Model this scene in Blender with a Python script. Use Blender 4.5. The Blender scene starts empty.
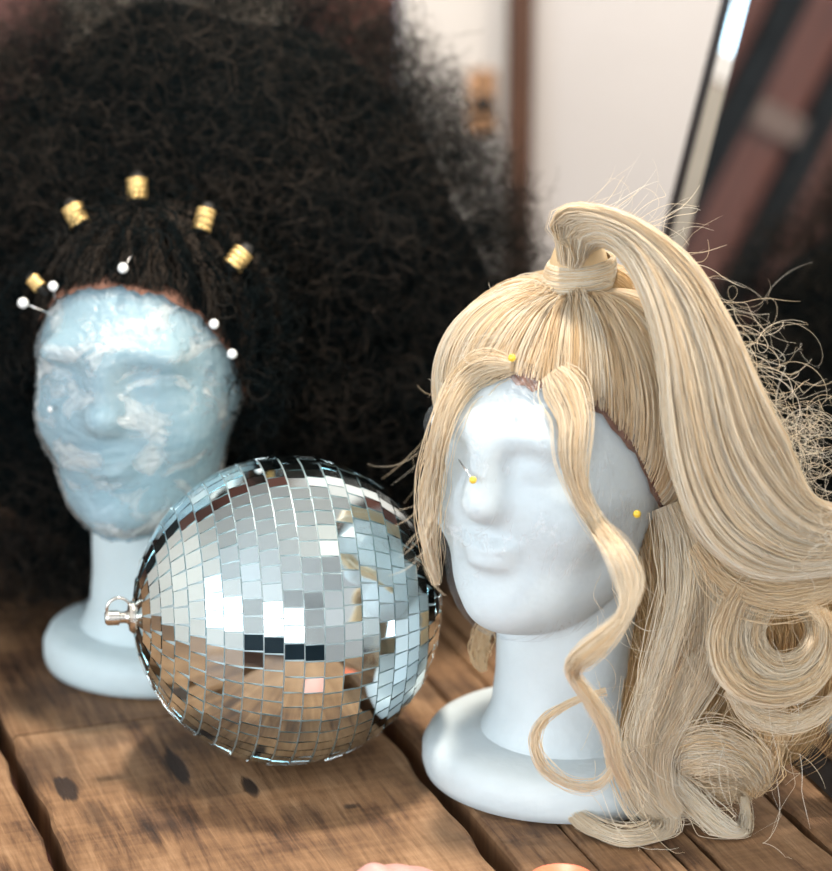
import bpy, math, random
import numpy as np
from mathutils import Vector, Matrix

random.seed(7)
RNG = np.random.default_rng(11)
SC = bpy.context.scene
COL = SC.collection
PI = math.pi

# ------------------------------------------------------------------ camera
F_PX, PITCH, CAM_H = 2660.0, math.radians(17.0), 0.613
CX, CY = 416.0, 435.5
SP, CP = math.sin(PITCH), math.cos(PITCH)
CAM = np.array([0, 0, CAM_H])
RIGHT = np.array([1.0, 0, 0]); UPV = np.array([0, SP, CP]); FWD = np.array([0, CP, -SP])

def ray(px, py):
    return FWD + RIGHT * ((px - CX) / F_PX) - UPV * ((py - CY) / F_PX)
def P(px, py, d):                       # a point of the place, d metres along the lens axis
    return CAM + ray(px, py) * d
def G(px, py, h=0.0):                   # a point at height h above the table top
    r = ray(px, py)
    return CAM + r * ((h - CAM_H) / r[2])

cam_d = bpy.data.cameras.new('camera')
cam = bpy.data.objects.new('camera', cam_d); COL.objects.link(cam)
cam.location = CAM; cam.rotation_euler = (PI / 2 - PITCH, 0, 0)
cam_d.sensor_fit = 'HORIZONTAL'; cam_d.sensor_width = 36
cam_d.lens = F_PX / 832 * 36
cam_d.clip_start = 0.02
cam_d.dof.use_dof = True
cam_d.dof.focus_distance = 1.40
cam_d.dof.aperture_fstop = cam_d.lens / 1000 / 0.024
SC.camera = cam

# ------------------------------------------------------------------ helpers
def quads_mesh(name, verts, quads, smooth=True, tone=None):
    verts = np.ascontiguousarray(verts, np.float32).reshape(-1, 3)
    quads = np.ascontiguousarray(quads, np.int32)
    k = quads.shape[1]
    me = bpy.data.meshes.new(name)
    me.vertices.add(len(verts)); me.vertices.foreach_set('co', verts.ravel())
    me.loops.add(quads.size); me.loops.foreach_set('vertex_index', quads.ravel())
    me.polygons.add(len(quads))
    me.polygons.foreach_set('loop_start', np.arange(len(quads), dtype=np.int32) * k)
    if smooth:
        me.polygons.foreach_set('use_smooth', np.ones(len(quads), bool))
    if tone is not None:
        a = me.attributes.new('tone', 'FLOAT', 'POINT')
        a.data.foreach_set('value', np.ascontiguousarray(tone, np.float32))
    me.update(calc_edges=True)
    me.validate()
    return me

def link(name, me, mat=None, parent=None):
    o = bpy.data.objects.new(name, me)
    COL.objects.link(o)
    if mat is not None and me is not None:
        me.materials.append(mat)
    if parent is not None:
        o.parent = parent
    return o

class MB:
    """collects quads and triangles in world space"""
    def __init__(self):
        self.v, self.f = [], []
    def add(self, verts, faces):
        n = len(self.v)
        self.v += [tuple(map(float, p)) for p in verts]
        self.f += [tuple(i + n for i in f) for f in faces]
        return self
    def box(self, lo, hi, mat=None):
        c = [(x, y, z) for z in (lo[2], hi[2]) for y in (lo[1], hi[1]) for x in (lo[0], hi[0])]
        if mat is not None:
            c = [tuple(mat @ Vector(p)) for p in c]
        return self.add(c, [(0, 2, 3, 1), (4, 5, 7, 6), (0, 1, 5, 4), (2, 6, 7, 3), (0, 4, 6, 2), (1, 3, 7, 5)])
    def lathe(self, prof, base, axis=(0, 0, 1), n=32, closed=False):
        a = Vector(axis).normalized(); t = a.orthogonal().normalized(); b = a.cross(t)
        vs = []
        for r, h in prof:
            for i in range(n):
                w = 2 * PI * i / n
                vs.append(Vector(base) + a * h + (t * math.cos(w) + b * math.sin(w)) * r)
        fs = []
        m = len(prof)
        for j in range(m if closed else m - 1):
            for i in range(n):
                i2 = (i + 1) % n; j2 = (j + 1) % m
                fs.append((j * n + i, j * n + i2, j2 * n + i2, j2 * n + i))
        if not closed:
            fs.append(tuple(range(n - 1, -1, -1)))
            fs.append(tuple(range((m - 1) * n, m * n)))
        return self.add(vs, fs)
    def tube(self, pts, r, n=8, closed=False):
        pts = [Vector(p) for p in pts]; m = len(pts)
        rr = r if hasattr(r, '__len__') else [r] * m
        T = []
        for i in range(m):
            a, b = (pts[(i - 1) % m], pts[(i + 1) % m]) if closed else (pts[max(i - 1, 0)], pts[min(i + 1, m - 1)])
            T.append((b - a).normalized())
        nrm = T[0].orthogonal().normalized(); vs = []
        for i in range(m):
            nrm = (nrm - T[i] * nrm.dot(T[i])).normalized(); b = T[i].cross(nrm)
            for k in range(n):
                w = 2 * PI * k / n
                vs.append(pts[i] + (nrm * math.cos(w) + b * math.sin(w)) * rr[i])
        fs = []
        for i in range(m if closed else m - 1):
            i2 = (i + 1) % m
            for k in range(n):
                k2 = (k + 1) % n
                fs.append((i * n + k, i * n + k2, i2 * n + k2, i2 * n + k))
        if not closed:
            fs.append(tuple(range(n - 1, -1, -1))); fs.append(tuple(range((m - 1) * n, m * n)))
        return self.add(vs, fs)
    def ball(self, c, r, n=16, m=10, scale=(1, 1, 1)):
        vs = [(c[0], c[1], c[2] - r * scale[2])]
        for j in range(1, m):
            t = -PI / 2 + PI * j / m
            for i in range(n):
                w = 2 * PI * i / n
                vs.append((c[0] + r * scale[0] * math.cos(t) * math.cos(w), c[1] + r * scale[1] * math.cos(t) * math.sin(w), c[2] + r * scale[2] * math.sin(t)))
        vs.append((c[0], c[1], c[2] + r * scale[2])); fs = []
        for i in range(n):
            fs.append((0, 1 + (i + 1) % n, 1 + i))
            for j in range(m - 2):
                a = 1 + j * n
                fs.append((a + i, a + (i + 1) % n, a + n + (i + 1) % n, a + n + i))
            a = 1 + (m - 2) * n
            fs.append((a + i, a + (i + 1) % n, len(vs) - 1))
        return self.add(vs, fs)
    def build(self, name, mat, parent=None, smooth=False, bevel=0.0):
        off = Vector(parent.matrix_world.translation) if parent is not None else Vector()
        if parent is not None:
            off = total_loc(parent)
        me = bpy.data.meshes.new(name)
        me.from_pydata([tuple(Vector(p) - off) for p in self.v], [], self.f)
        if smooth:
            me.polygons.foreach_set('use_smooth', [True] * len(me.polygons))
        me.update()
        o = link(name, me, mat, parent)
        if bevel:
            b = o.modifiers.new('bevel', 'BEVEL'); b.width = bevel; b.segments = 2; b.limit_method = 'ANGLE'
        return o

def total_loc(o):
    v = Vector()
    while o is not None:
        v += o.location; o = o.parent
    return v

def tag(o, label, cat, group=None):
    o['label'] = label; o['category'] = cat
    if group: o['group'] = group
    return o
def thing(name, loc, label, cat, group=None):
    o = bpy.data.objects.new(name, None); COL.objects.link(o)
    o.location = [float(x) for x in loc]
    o.empty_display_size = 0.02
    return tag(o, label, cat, group)
def struct(o):
    o['kind'] = 'structure'; return o

# ------------------------------------------------------------------ materials
def new_mat(name):
    m = bpy.data.materials.new(name); m.use_nodes = True
    nt = m.node_tree; nt.nodes.clear()
    out = nt.nodes.new('ShaderNodeOutputMaterial')
    return m, nt, out
def node(nt, typ, **kw):
    n = nt.nodes.new(typ)
    for k, v in kw.items():
        if k in n.inputs: n.inputs[k].default_value = v
        else: setattr(n, k, v)
    return n
def ramp(nt, fac, stops, interp='LINEAR'):
    r = nt.nodes.new('ShaderNodeValToRGB'); r.color_ramp.interpolation = interp
    e = r.color_ramp.elements
    while len(e) > 1: e.remove(e[-1])
    e[0].position, e[0].color = stops[0][0], (*stops[0][1], 1)
    for p, c in stops[1:]:
        x = e.new(p); x.color = (*c, 1)
    nt.links.new(fac, r.inputs['Fac'])
    return r.outputs['Color']
def bump(nt, h, strength=0.3, dist=0.001):
    b = node(nt, 'ShaderNodeBump', Strength=strength, Distance=dist)
    nt.links.new(h, b.inputs['Height']); return b.outputs['Normal']
def coords(nt, scale=(1, 1, 1), rotz=0.0, loc=(0, 0, 0)):
    tc = nt.nodes.new('ShaderNodeTexCoord')
    mp = nt.nodes.new('ShaderNodeMapping')
    mp.inputs['Rotation'].default_value = (0, 0, rotz)
    mp.inputs['Location'].default_value = loc
    mp2 = nt.nodes.new('ShaderNodeMapping'); mp2.inputs['Scale'].default_value = scale
    nt.links.new(tc.outputs['Object'], mp.inputs['Vector'])
    nt.links.new(mp.outputs['Vector'], mp2.inputs['Vector'])
    return mp2.outputs['Vector'], mp.outputs['Vector']
def noise(nt, vec, scale, detail=4, rough=0.55, dist=0.0):
    n = node(nt, 'ShaderNodeTexNoise', Scale=scale, Detail=detail, Roughness=rough, Distortion=dist)
    nt.links.new(vec, n.inputs['Vector']); return n.outputs['Fac']
def math_n(nt, op, a, b=None):
    m = nt.nodes.new('ShaderNodeMath'); m.operation = op
    for i, x in enumerate((a, b)):
        if x is None: continue
        if isinstance(x, (int, float)): m.inputs[i].default_value = x
        else: nt.links.new(x, m.inputs[i])
    return m.outputs[0]
def principled(name, color, rough=0.5, metal=0.0, spec=0.5, noise_amt=0.0, noise_scale=40, bump_amt=0.0, bump_scale=200, coat=0.0, sss=0.0):
    m, nt, out = new_mat(name)
    p = nt.nodes.new('ShaderNodeBsdfPrincipled')
    p.inputs['Base Color'].default_value = (*color, 1)
    p.inputs['Roughness'].default_value = rough; p.inputs['Metallic'].default_value = metal
    p.inputs['Specular IOR Level'].default_value = spec; p.inputs['Coat Weight'].default_value = coat
    vec, _ = coords(nt)
    if noise_amt:
        n = noise(nt, vec, noise_scale)
        lo = tuple(c * (1 - noise_amt) for c in color); hi = tuple(min(1, c * (1 + noise_amt)) for c in color)
        nt.links.new(ramp(nt, n, [(0.3, lo), (0.7, hi)]), p.inputs['Base Color'])
    if bump_amt:
        nt.links.new(bump(nt, noise(nt, vec, bump_scale), bump_amt), p.inputs['Normal'])
    if sss:
        p.inputs['Subsurface Weight'].default_value = sss
        p.inputs['Subsurface Radius'].default_value = (0.01, 0.01, 0.012)
        p.inputs['Subsurface Scale'].default_value = 0.5
    nt.links.new(p.outputs[0], out.inputs[0])
    return m

def foam_mat(name, col, dent):
    m, nt, out = new_mat(name)
    p = node(nt, 'ShaderNodeBsdfPrincipled', Roughness=0.55)
    vec, _ = coords(nt)
    vo = node(nt, 'ShaderNodeTexVoronoi', Scale=260.0); nt.links.new(vec, vo.inputs['Vector'])
    n = noise(nt, vec, 45, 5)
    nt.links.new(ramp(nt, n, [(0.3, tuple(c * 0.93 for c in col)), (0.7, col)]), p.inputs['Base Color'])
    h = math_n(nt, 'ADD', math_n(nt, 'MULTIPLY', vo.outputs['Distance'], 0.5), math_n(nt, 'MULTIPLY', n, dent))
    nt.links.new(bump(nt, h, 0.25, 0.0012), p.inputs['Normal'])
    p.inputs['Subsurface Weight'].default_value = 0.15
    p.inputs['Subsurface Radius'].default_value = (0.8, 0.9, 1.0); p.inputs['Subsurface Scale'].default_value = 0.006
    nt.links.new(p.outputs[0], out.inputs[0]); return m

def film_mat(name, tint, gloss, wr, scale, seed, haze=0.06, rough=.2, cloudy=False):
    m, nt, out = new_mat(name)
    v1, _ = coords(nt, (0.55, 0.55, 1.5), 0.4, (seed, 0, 0))
    v2, _ = coords(nt, (2.4, 0.5, 0.5), -0.7, (0, seed, 0))
    n1 = noise(nt, v1, scale, 5, 0.6, 1.2); n2 = noise(nt, v2, scale * 1.7, 4, 0.6, 0.8)
    rid = math_n(nt, 'ABSOLUTE', math_n(nt, 'SUBTRACT', n1, 0.5))
    rid2 = math_n(nt, 'ABSOLUTE', math_n(nt, 'SUBTRACT', n2, 0.5))
    h = math_n(nt, 'ADD', rid, math_n(nt, 'MULTIPLY', rid2, 0.7))
    nb = bump(nt, h, wr, 0.012)
    g = node(nt, 'ShaderNodeBsdfGlossy', Roughness=rough); g.inputs['Color'].default_value = (1, 1, 1, 1)
    nt.links.new(nb, g.inputs['Normal'])
    d = nt.nodes.new('ShaderNodeBsdfDiffuse'); d.inputs['Color'].default_value = (*tint, 1); nt.links.new(nb, d.inputs['Normal'])
    t = nt.nodes.new('ShaderNodeBsdfTransparent'); t.inputs['Color'].default_value = (*([0.75 + 0.25 * c for c in tint] if not cloudy else tint), 1)
    mx0 = node(nt, 'ShaderNodeMixShader', Fac=haze); nt.links.new(t.outputs[0], mx0.inputs[1]); nt.links.new(d.outputs[0], mx0.inputs[2])
    if cloudy:
        cl = noise(nt, coords(nt, (1, 1, 1.6), .3, (3.1, 0, 0))[0], 34, 4, .55, .8)
        mr = node(nt, 'ShaderNodeMapRange', interpolation_type='SMOOTHSTEP')
        for k_, v_ in (('From Min', .50), ('From Max', .68), ('To Min', haze), ('To Max', .46)): mr.inputs[k_].default_value = v_
        nt.links.new(cl, mr.inputs['Value']); nt.links.new(mr.outputs[0], mx0.inputs[0]); d.inputs['Color'].default_value = (.82, .82, .80, 1)
    if not cloudy:
        cm = node(nt, 'ShaderNodeMapRange', interpolation_type='SMOOTHSTEP')
        for k_, v_ in (('From Min', .035), ('From Max', .0), ('To Min', haze), ('To Max', .24)): cm.inputs[k_].default_value = v_
        big = noise(nt, coords(nt, (1, 1, 1), 0, (1.7, .3, 0))[0], 28, 3)
        nt.links.new(math_n(nt, 'ADD', rid2, math_n(nt, 'MAXIMUM', math_n(nt, 'MULTIPLY', math_n(nt, 'SUBTRACT', .56, big), .35), 0.0)), cm.inputs['Value']); nt.links.new(cm.outputs[0], mx0.inputs[0])
    fr = node(nt, 'ShaderNodeFresnel', IOR=1.5); nt.links.new(nb, fr.inputs['Normal'])
    fac = math_n(nt, 'ADD', math_n(nt, 'MINIMUM', math_n(nt, 'MULTIPLY', fr.outputs[0], 0.4), .06 if cloudy else .022), gloss)
    mx = nt.nodes.new('ShaderNodeMixShader'); nt.links.new(fac, mx.inputs[0])
    nt.links.new(mx0.outputs[0], mx.inputs[1]); nt.links.new(g.outputs[0], mx.inputs[2])
    nt.links.new(mx.outputs[0], out.inputs[0]); return m

def hair_mat(name, stops, rough=0.45, transl=0.25, spec=0.35):
    m, nt, out = new_mat(name)
    at = node(nt, 'ShaderNodeAttribute', attribute_name='tone')
    c = ramp(nt, at.outputs['Fac'], stops)
    p = node(nt, 'ShaderNodeBsdfPrincipled', Roughness=rough)
    p.inputs['Specular IOR Level'].default_value = spec
    nt.links.new(c, p.inputs['Base Color'])
    if transl:
        t = nt.nodes.new('ShaderNodeBsdfTranslucent'); nt.links.new(c, t.inputs['Color'])
        mx = node(nt, 'ShaderNodeMixShader', Fac=transl)
        nt.links.new(p.outputs[0], mx.inputs[1]); nt.links.new(t.outputs[0], mx.inputs[2])
        nt.links.new(mx.outputs[0], out.inputs[0])
    else:
        nt.links.new(p.outputs[0], out.inputs[0])
    return m

M = {}
M['foam'] = foam_mat('white_foam', (0.64, 0.715, 0.745), 0.4)
M['foam_back'] = foam_mat('pale_blue_foam', (0.56, 0.68, 0.72), 0.6)
M['film'] = film_mat('clear_film', (0.92, 0.96, 1.0), 0.0, 0.8, 40, 0.3, 0.03, .24)
M['film_back'] = film_mat('crumpled_film', (0.60, 0.73, 0.79), 0.03, 0.8, 22, 2.1, 0.12, .28, True)
M['blonde'] = hair_mat('blonde_hair', [(0.0, (0.56, 0.335, 0.125)), (0.3, (0.86, 0.65, 0.37)), (0.65, (0.97, 0.85, 0.66)), (1.0, (0.99, 0.95, 0.855))], 0.42, 0.40, 0.35)
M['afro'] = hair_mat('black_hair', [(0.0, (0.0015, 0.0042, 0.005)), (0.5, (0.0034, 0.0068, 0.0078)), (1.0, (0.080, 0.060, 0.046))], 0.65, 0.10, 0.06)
M['lace'] = principled('brown_lace', (0.17, 0.078, 0.05), 0.8, noise_amt=0.35, noise_scale=160, bump_amt=0.4, bump_scale=700)
M['mirror_glass'] = principled('mirror_glass', (0.90, 0.93, 0.93), 0.015, 1.0)
M['tile'] = principled('mirror_tile', (0.80, 0.92, 0.95), 0.03, 1.0)
M['grout'] = principled('silver_grout', (0.42, 0.50, 0.52), 0.4, 0.3)
M['chrome'] = principled('worn_chrome', (0.75, 0.73, 0.68), 0.2, 1.0, noise_amt=0.2, noise_scale=200)
M['gold'] = principled('gold_metal', (0.70, 0.49, 0.20), 0.45, 0.8, noise_amt=0.3, noise_scale=400, bump_amt=0.6, bump_scale=500)
M['steel'] = principled('pin_steel', (0.75, 0.75, 0.75), 0.25, 1.0)
M['yellow'] = principled('yellow_plastic', (0.85, 0.58, 0.05), 0.25, coat=0.5)
M['pearl'] = principled('pearl_white', (0.88, 0.90, 0.90), 0.2, coat=0.6)
M['dark_edge'] = principled('dark_edge', (0.018, 0.016, 0.016), 0.5, noise_amt=0.2)
M['dark_band'] = principled('dark_elastic', (0.02, 0.035, 0.04), 0.7)
M['room_paint'] = principled('bright_wall_paint', (0.84, 0.86, 0.87), 0.6, noise_amt=0.03, noise_scale=6)  # lighter copy of the wall paint, keeps the ball's reflections bright
M['white_paint'] = principled('white_wall_paint', (0.60, 0.58, 0.575), 0.6, noise_amt=0.03, noise_scale=6, bump_amt=0.1, bump_scale=80)
M['door_paint'] = principled('white_door_paint', (0.66, 0.63, 0.60), 0.45, noise_amt=0.04, noise_scale=9)
M['ceiling'] = principled('ceiling_paint', (0.72, 0.74, 0.75), 0.8, noise_amt=0.02)
M['rust'] = principled('rusty_plate', (0.46, 0.26, 0.14), 0.6, 0.2, noise_amt=0.35, noise_scale=70)
M['hole'] = principled('black_iron', (0.02, 0.017, 0.015), 0.5)
M['pink'] = principled('pink_satin', (0.60, 0.31, 0.28), 0.45, noise_amt=0.06)
M['orange'] = principled('orange_lacquer', (0.85, 0.20, 0.10), 0.4, noise_amt=0.06)
M['beige'] = principled('beige_panel', (0.34, 0.30, 0.25), 0.6, noise_amt=.05)
M['navy'] = principled('dark_blue_panel', (0.012, 0.035, 0.055), 0.5, noise_amt=.2)
M['rail'] = principled('grey_brown_rail', (0.13, 0.085, 0.07), 0.5, noise_amt=.2)
M['dark_wood'] = principled('dark_stained_wood', (0.009, 0.011, 0.013), 0.7, 0.0, 0.15, noise_amt=0.3, noise_scale=30)

def brown_wood(name, dark, light, across):
    m, nt, out = new_mat(name)
    p = node(nt, 'ShaderNodeBsdfPrincipled', Roughness=0.45)
    v, _ = coords(nt, across)
    n = noise(nt, v, 6, 6, 0.6, 0.6)
    nt.links.new(ramp(nt, n, [(0.3, dark), (0.7, light)]), p.inputs['Base Color'])
    nt.links.new(bump(nt, n, 0.2, 0.002), p.inputs['Normal'])
    nt.links.new(p.outputs[0], out.inputs[0]); return m
M['red_wood'] = brown_wood('red_brown_wood', (0.054, 0.015, 0.010), (0.115, 0.036, 0.024), (8, 8, 0.8))
M['post_wood'] = brown_wood('brown_post_wood', (0.05, 0.023, 0.014), (0.11, 0.052, 0.031), (9, 9, 0.7))

# ------------------------------------------------------------------ the table
pd = G(417, 758) - G(511, 871)
PANG = math.atan2(pd[0], pd[1])          # plank run measured from +y towards +x (negative: to the back left)
U = np.array([math.sin(PANG), math.cos(PANG)])     # along a plank
W = np.array([math.cos(PANG), -math.sin(PANG)])    # across the planks
def across(px, py):
    g = G(px, py); return g[0] * W[0] + g[1] * W[1]
def along(px, py):
    g = G(px, py); return g[0] * U[0] + g[1] * U[1]

def wood_table_mat():
    m, nt, out = new_mat('weathered_plank_wood')
    p = node(nt, 'ShaderNodeBsdfPrincipled', Roughness=0.62)
    p.inputs['Specular IOR Level'].default_value = 0.35
    at = node(nt, 'ShaderNodeAttribute', attribute_name='tone')
    vec, flat = coords(nt, (1, 1, 1), PANG)              # x across, y along the plank
    sh = nt.nodes.new('ShaderNodeVectorMath'); sh.operation = 'ADD'
    cmb = nt.nodes.new('ShaderNodeCombineXYZ'); nt.links.new(math_n(nt, 'MULTIPLY', at.outputs['Fac'], 13.7), cmb.inputs['Y'])
    nt.links.new(flat, sh.inputs[0]); nt.links.new(cmb.outputs[0], sh.inputs[1])
    def stretched(sx, sy):
        mp = nt.nodes.new('ShaderNodeMapping'); mp.inputs['Scale'].default_value = (sx, sy, 1)
        nt.links.new(sh.outputs[0], mp.inputs['Vector']); return mp.outputs['Vector']
    grain = noise(nt, stretched(60, 4), 3.0, 8, 0.65, 0.9)
    fine = noise(nt, stretched(160, 9), 5.0, 4, 0.6, 0.3)
    blot = noise(nt, stretched(9, 4), 1.6, 5, 0.6, 0.8)
    saw = noise(nt, stretched(4, 60), 3.0, 3, 0.6, 0.2)
    mixv = math_n(nt, 'ADD', math_n(nt, 'MULTIPLY', grain, 0.42), math_n(nt, 'MULTIPLY', blot, 0.52))
    mixv = math_n(nt, 'ADD', mixv, math_n(nt, 'MULTIPLY', math_n(nt, 'SUBTRACT', saw, .86), 0.16))
    mixv = math_n(nt, 'ADD', mixv, math_n(nt, 'MULTIPLY', fine, 0.16))
    mixv = math_n(nt, 'ADD', mixv, math_n(nt, 'MULTIPLY', math_n(nt, 'SUBTRACT', at.outputs['Fac'], 0.45), 0.22))
    c = ramp(nt, mixv, [(0.35, (0.026, 0.013, 0.008)), (0.43, (0.105, 0.053, 0.027)), (0.53, (0.22, 0.120, 0.059)), (0.68, (0.37, 0.225, 0.125))])
    # dark gouges, stains and patches, with the ball's left shadow painted in: (px, py, half width across, half length along, strength)
    marks = [(66, 788, .006, .018, .95), (177, 766, .007, .028, .95), (250, 786, .0045, .016, .95), (60, 772, .012, .03, .45),
             (235, 742, .03, .022, .6), (190, 742, .03, .012, .45), (300, 815, .012, .02, .4), (28, 776, .012, .02, .6), (352, 806, .005, .004, .8), (150, 820, .02, .03, .3),  # first two: shadow lobe left of the ball, painted dark
             (540, 828, .018, .010, .45), (590, 838, .012, .008, .5), (680, 850, .02, .02, .35), (20, 700, .03, .03, .5), (48, 760, .02, .03, .5), (100, 742, .03, .012, .4), (95, 815, .008, .02, .45), (215, 800, .01, .03, .3), (330, 850, .006, .02, .3), (430, 690, .03, .02, .5)]
    dark = None
    for (mx, my, hw, hl, st) in marks:
        g = G(mx, my)
        a, l = g[0] * W[0] + g[1] * W[1], g[0] * U[0] + g[1] * U[1]
        s = nt.nodes.new('ShaderNodeVectorMath'); s.operation = 'SUBTRACT'; s.inputs[1].default_value = (a, l, 0)
        nt.links.new(flat, s.inputs[0])
        k = nt.nodes.new('ShaderNodeVectorMath'); k.operation = 'MULTIPLY'; k.inputs[1].default_value = (1 / hw, 1 / hl, 0)
        nt.links.new(s.outputs[0], k.inputs[0])
        ln = nt.nodes.new('ShaderNodeVectorMath'); ln.operation = 'LENGTH'; nt.links.new(k.outputs[0], ln.inputs[0])
        wob = math_n(nt, 'ADD', ln.outputs['Value'], math_n(nt, 'MULTIPLY', math_n(nt, 'SUBTRACT', grain, 0.5), 1.6))
        mr = node(nt, 'ShaderNodeMapRange', interpolation_type='SMOOTHSTEP')
        mr.inputs['From Min'].default_value = 1.15; mr.inputs['From Max'].default_value = 0.35 if st < .9 else 0.75
        mr.inputs['To Min'].default_value = 0; mr.inputs['To Max'].default_value = st
        nt.links.new(wob, mr.inputs['Value'])
        dark = mr.outputs[0] if dark is None else math_n(nt, 'MAXIMUM', dark, mr.outputs[0])
    mx = nt.nodes.new('ShaderNodeMix'); mx.data_type = 'RGBA'
    nt.links.new(dark, mx.inputs['Factor']); nt.links.new(c, mx.inputs['A']); mx.inputs['B'].default_value = (0.022, 0.013, 0.010, 1)
    nt.links.new(mx.outputs['Result'], p.inputs['Base Color'])
    h = math_n(nt, 'SUBTRACT', math_n(nt, 'ADD', grain, math_n(nt, 'MULTIPLY', fine, 0.4)), math_n(nt, 'MULTIPLY', dark, 0.8))
    nt.links.new(bump(nt, h, 0.5, 0.003), p.inputs['Normal'])
    nt.links.new(p.outputs[0], out.inputs[0]); return m

table = thing('plank_table', (0.1, 1.45, -0.75), 'rustic brown plank table with wide dark gaps, carrying the heads and mirrored ball', 'table')
def build_table():
    g1a, g1b = across(-2, 745 + 26), across(0, 745)        # first dark gap, front left
    e = []
    A1 = across(30, 795); A2 = across(462, 812); A3 = across(810, 832)
    gaps = [(A1, .009), (A2, .011), (A3, .005)]
    cr = [across(580, 846), across(656, 860), across(679, 857), across(713, 858)]
    splits = [(A1 - .22, .006), (A1, .009), (A2, .011)] + [(c, .0011) for c in cr] + [(A3, .004), (A3 + .16, .006), (A3 + .36, .006), (A3 + .55, .006)]
    splits.sort()
    edges = [A1 - .45] + [s[0] for s in splits] + [A3 + .72]
    wid = [0] + [s[1] for s in splits] + [0]
    l0, l1 = 1.02, 2.05
    joint = along(60, 730)
    vs, fs, tn = [], [], []
    def plank(a0, a1, b0, b1, t):
        n = len(vs)
        na, nb = 4, 40
        bev = .0022
        prof = [(a0, -.03), (a0, -bev), (a0 + bev * .8, 0), (a1 - bev * .8, 0), (a1, -bev), (a1, -.03)]
        for j in range(nb + 1):
            b = b0 + (b1 - b0) * j / nb
            wob = .0011 * math.sin(b * 57 + a0 * 90) + .0007 * math.sin(b * 131 + a0 * 50)
            wob2 = .0011 * math.sin(b * 61 + a1 * 77) + .0007 * math.sin(b * 119 + a1 * 33)
            if a1 - a0 < .05: wob *= .25; wob2 *= .25
            for i, (a, z) in enumerate(prof):
                aa = a + (wob if i < 3 else wob2)
                x, y = aa * W[0] + b * U[0], aa * W[1] + b * U[1]
                vs.append((x - .1, y - 1.45, z + .75)); tn.append(t)
        m = len(prof)
        for j in range(nb):
            for i in range(m):
                i2 = (i + 1) % m
                fs.append((n + j * m + i, n + j * m + i2, n + (j + 1) * m + i2, n + (j + 1) * m + i))
        fs.append(tuple(n + i for i in range(m - 1, -1, -1))); fs.append(tuple(n + nb * m + i for i in range(m)))
    tones = [.4, .5, .62, .45, .7, .75, .6, .66, .72, .5, .4, .5, .5]
    for i in range(len(edges) - 1):
        a0 = edges[i] + wid[i] / 2; a1 = edges[i + 1] - wid[i + 1] / 2
        t = tones[i % len(tones)]
        if i == 2:
            plank(a0, a1, l0, joint - .001, t); plank(a0, a1, joint + .001, l1, t - .2)
        else:
            plank(a0, a1, l0, l1, t)
    me = bpy.data.meshes.new('tabletop'); me.from_pydata(vs, [], fs)
    at = me.attributes.new('tone', 'FLOAT', 'POINT'); at.data.foreach_set('value', tn)
    me.update()
    o = link('tabletop', me, wood_table_mat(), table)
    # the texture is laid out in world metres: move the mesh origin there
    me.transform(Matrix.Translation((.1, 1.45, -.75))); o.location = (-.1, -1.45, .75)
    amin, amax = edges[0], edges[-1]
    for a in (amin + .08, amax - .08):
        for b in (l0 + .08, l1 - .08):
            x, y = a * W[0] + b * U[0], a * W[1] + b * U[1]
            rot = Matrix.Translation((x, y, 0)) @ Matrix.Rotation(-PANG, 4, 'Z')
            MB().box((-.035, -.035, -.75), (.035, .035, -.0295), rot).build('leg', M['post_wood'], table, bevel=.003)
    for b in (l0 + .08, l1 - .08):
        rot = Matrix.Translation((b * U[0], b * U[1], 0)) @ Matrix.Rotation(-PANG, 4, 'Z')
        MB().box((amin + .115, -.012, -.12), (amax - .115, .012, -.0301), rot).build('apron', M['post_wood'], table)
build_table()

# ------------------------------------------------------------------ foam heads (distance field, face looks along -y)
def sd_ell(p, c, r):
    q = (p - np.array(c)) / np.array(r); k0 = np.linalg.norm(q, axis=-1)
    k1 = np.linalg.norm(q / np.array(r), axis=-1) + 1e-9
    return k0 * (k0 - 1) / k1
def smin(a, b, k):
    h = np.clip(0.5 + 0.5 * (b - a) / k, 0, 1); return b * (1 - h) + a * h - k * h * (1 - h)
def smax(a, b, k): return -smin(-a, -b, k)
HC = np.array([0, 0, .195])
def head_sdf(p, soft=False):
    kk = 1.12 if soft else 1.0
    d = sd_ell(p, (0, .012, .202), (.063, .086, .066))
    d = smin(d, sd_ell(p, (0, -.028, .178), (.050, .052, .072)), .026 * kk)
    d = smin(d, sd_ell(p, (0, -.050, .123), (.028, .028, .022)), .026 * kk)
    d = smin(d, sd_ell(p, (0, -.02, .131), (.041, .045, .027)), .026)
    for s in (-1, 1):
        d = smin(d, sd_ell(p, (s * .029, -.055, .170), (.019, .019, .019)), .02)
        d = smin(d, sd_ell(p, (s * .020, -.072, .213), (.020, .011, .008)), .018)
    if not soft:
        for s in (-1, 1):
            d = smax(d, -sd_ell(p, (s * .023, -.089, .200), (.016, .014, .010)), .012)
            d = smin(d, sd_ell(p, (s * .022, -.069, .198), (.011, .009, .006)), .006)
        d = smin(d, sd_ell(p, (0, -.082, .196), (.0075, .010, .022)), .012)
        d = smin(d, sd_ell(p, (0, -.086, .179), (.010, .012, .009)), .010)
        d = smin(d, sd_ell(p, (0, -.079, .1545), (.017, .009, .0042)), .006)
        d = smin(d, sd_ell(p, (0, -.078, .1460), (.014, .0095, .0045)), .006)
        d = smin(d, sd_ell(p, (0, -.070, .118), (.014, .010, .010)), .014)
    else:
        d = smin(d, sd_ell(p, (0, -.080, .184), (.010, .012, .020)), .018)
        d = smin(d, sd_ell(p, (0, -.077, .150), (.015, .009, .008)), .016)
    return d
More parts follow.
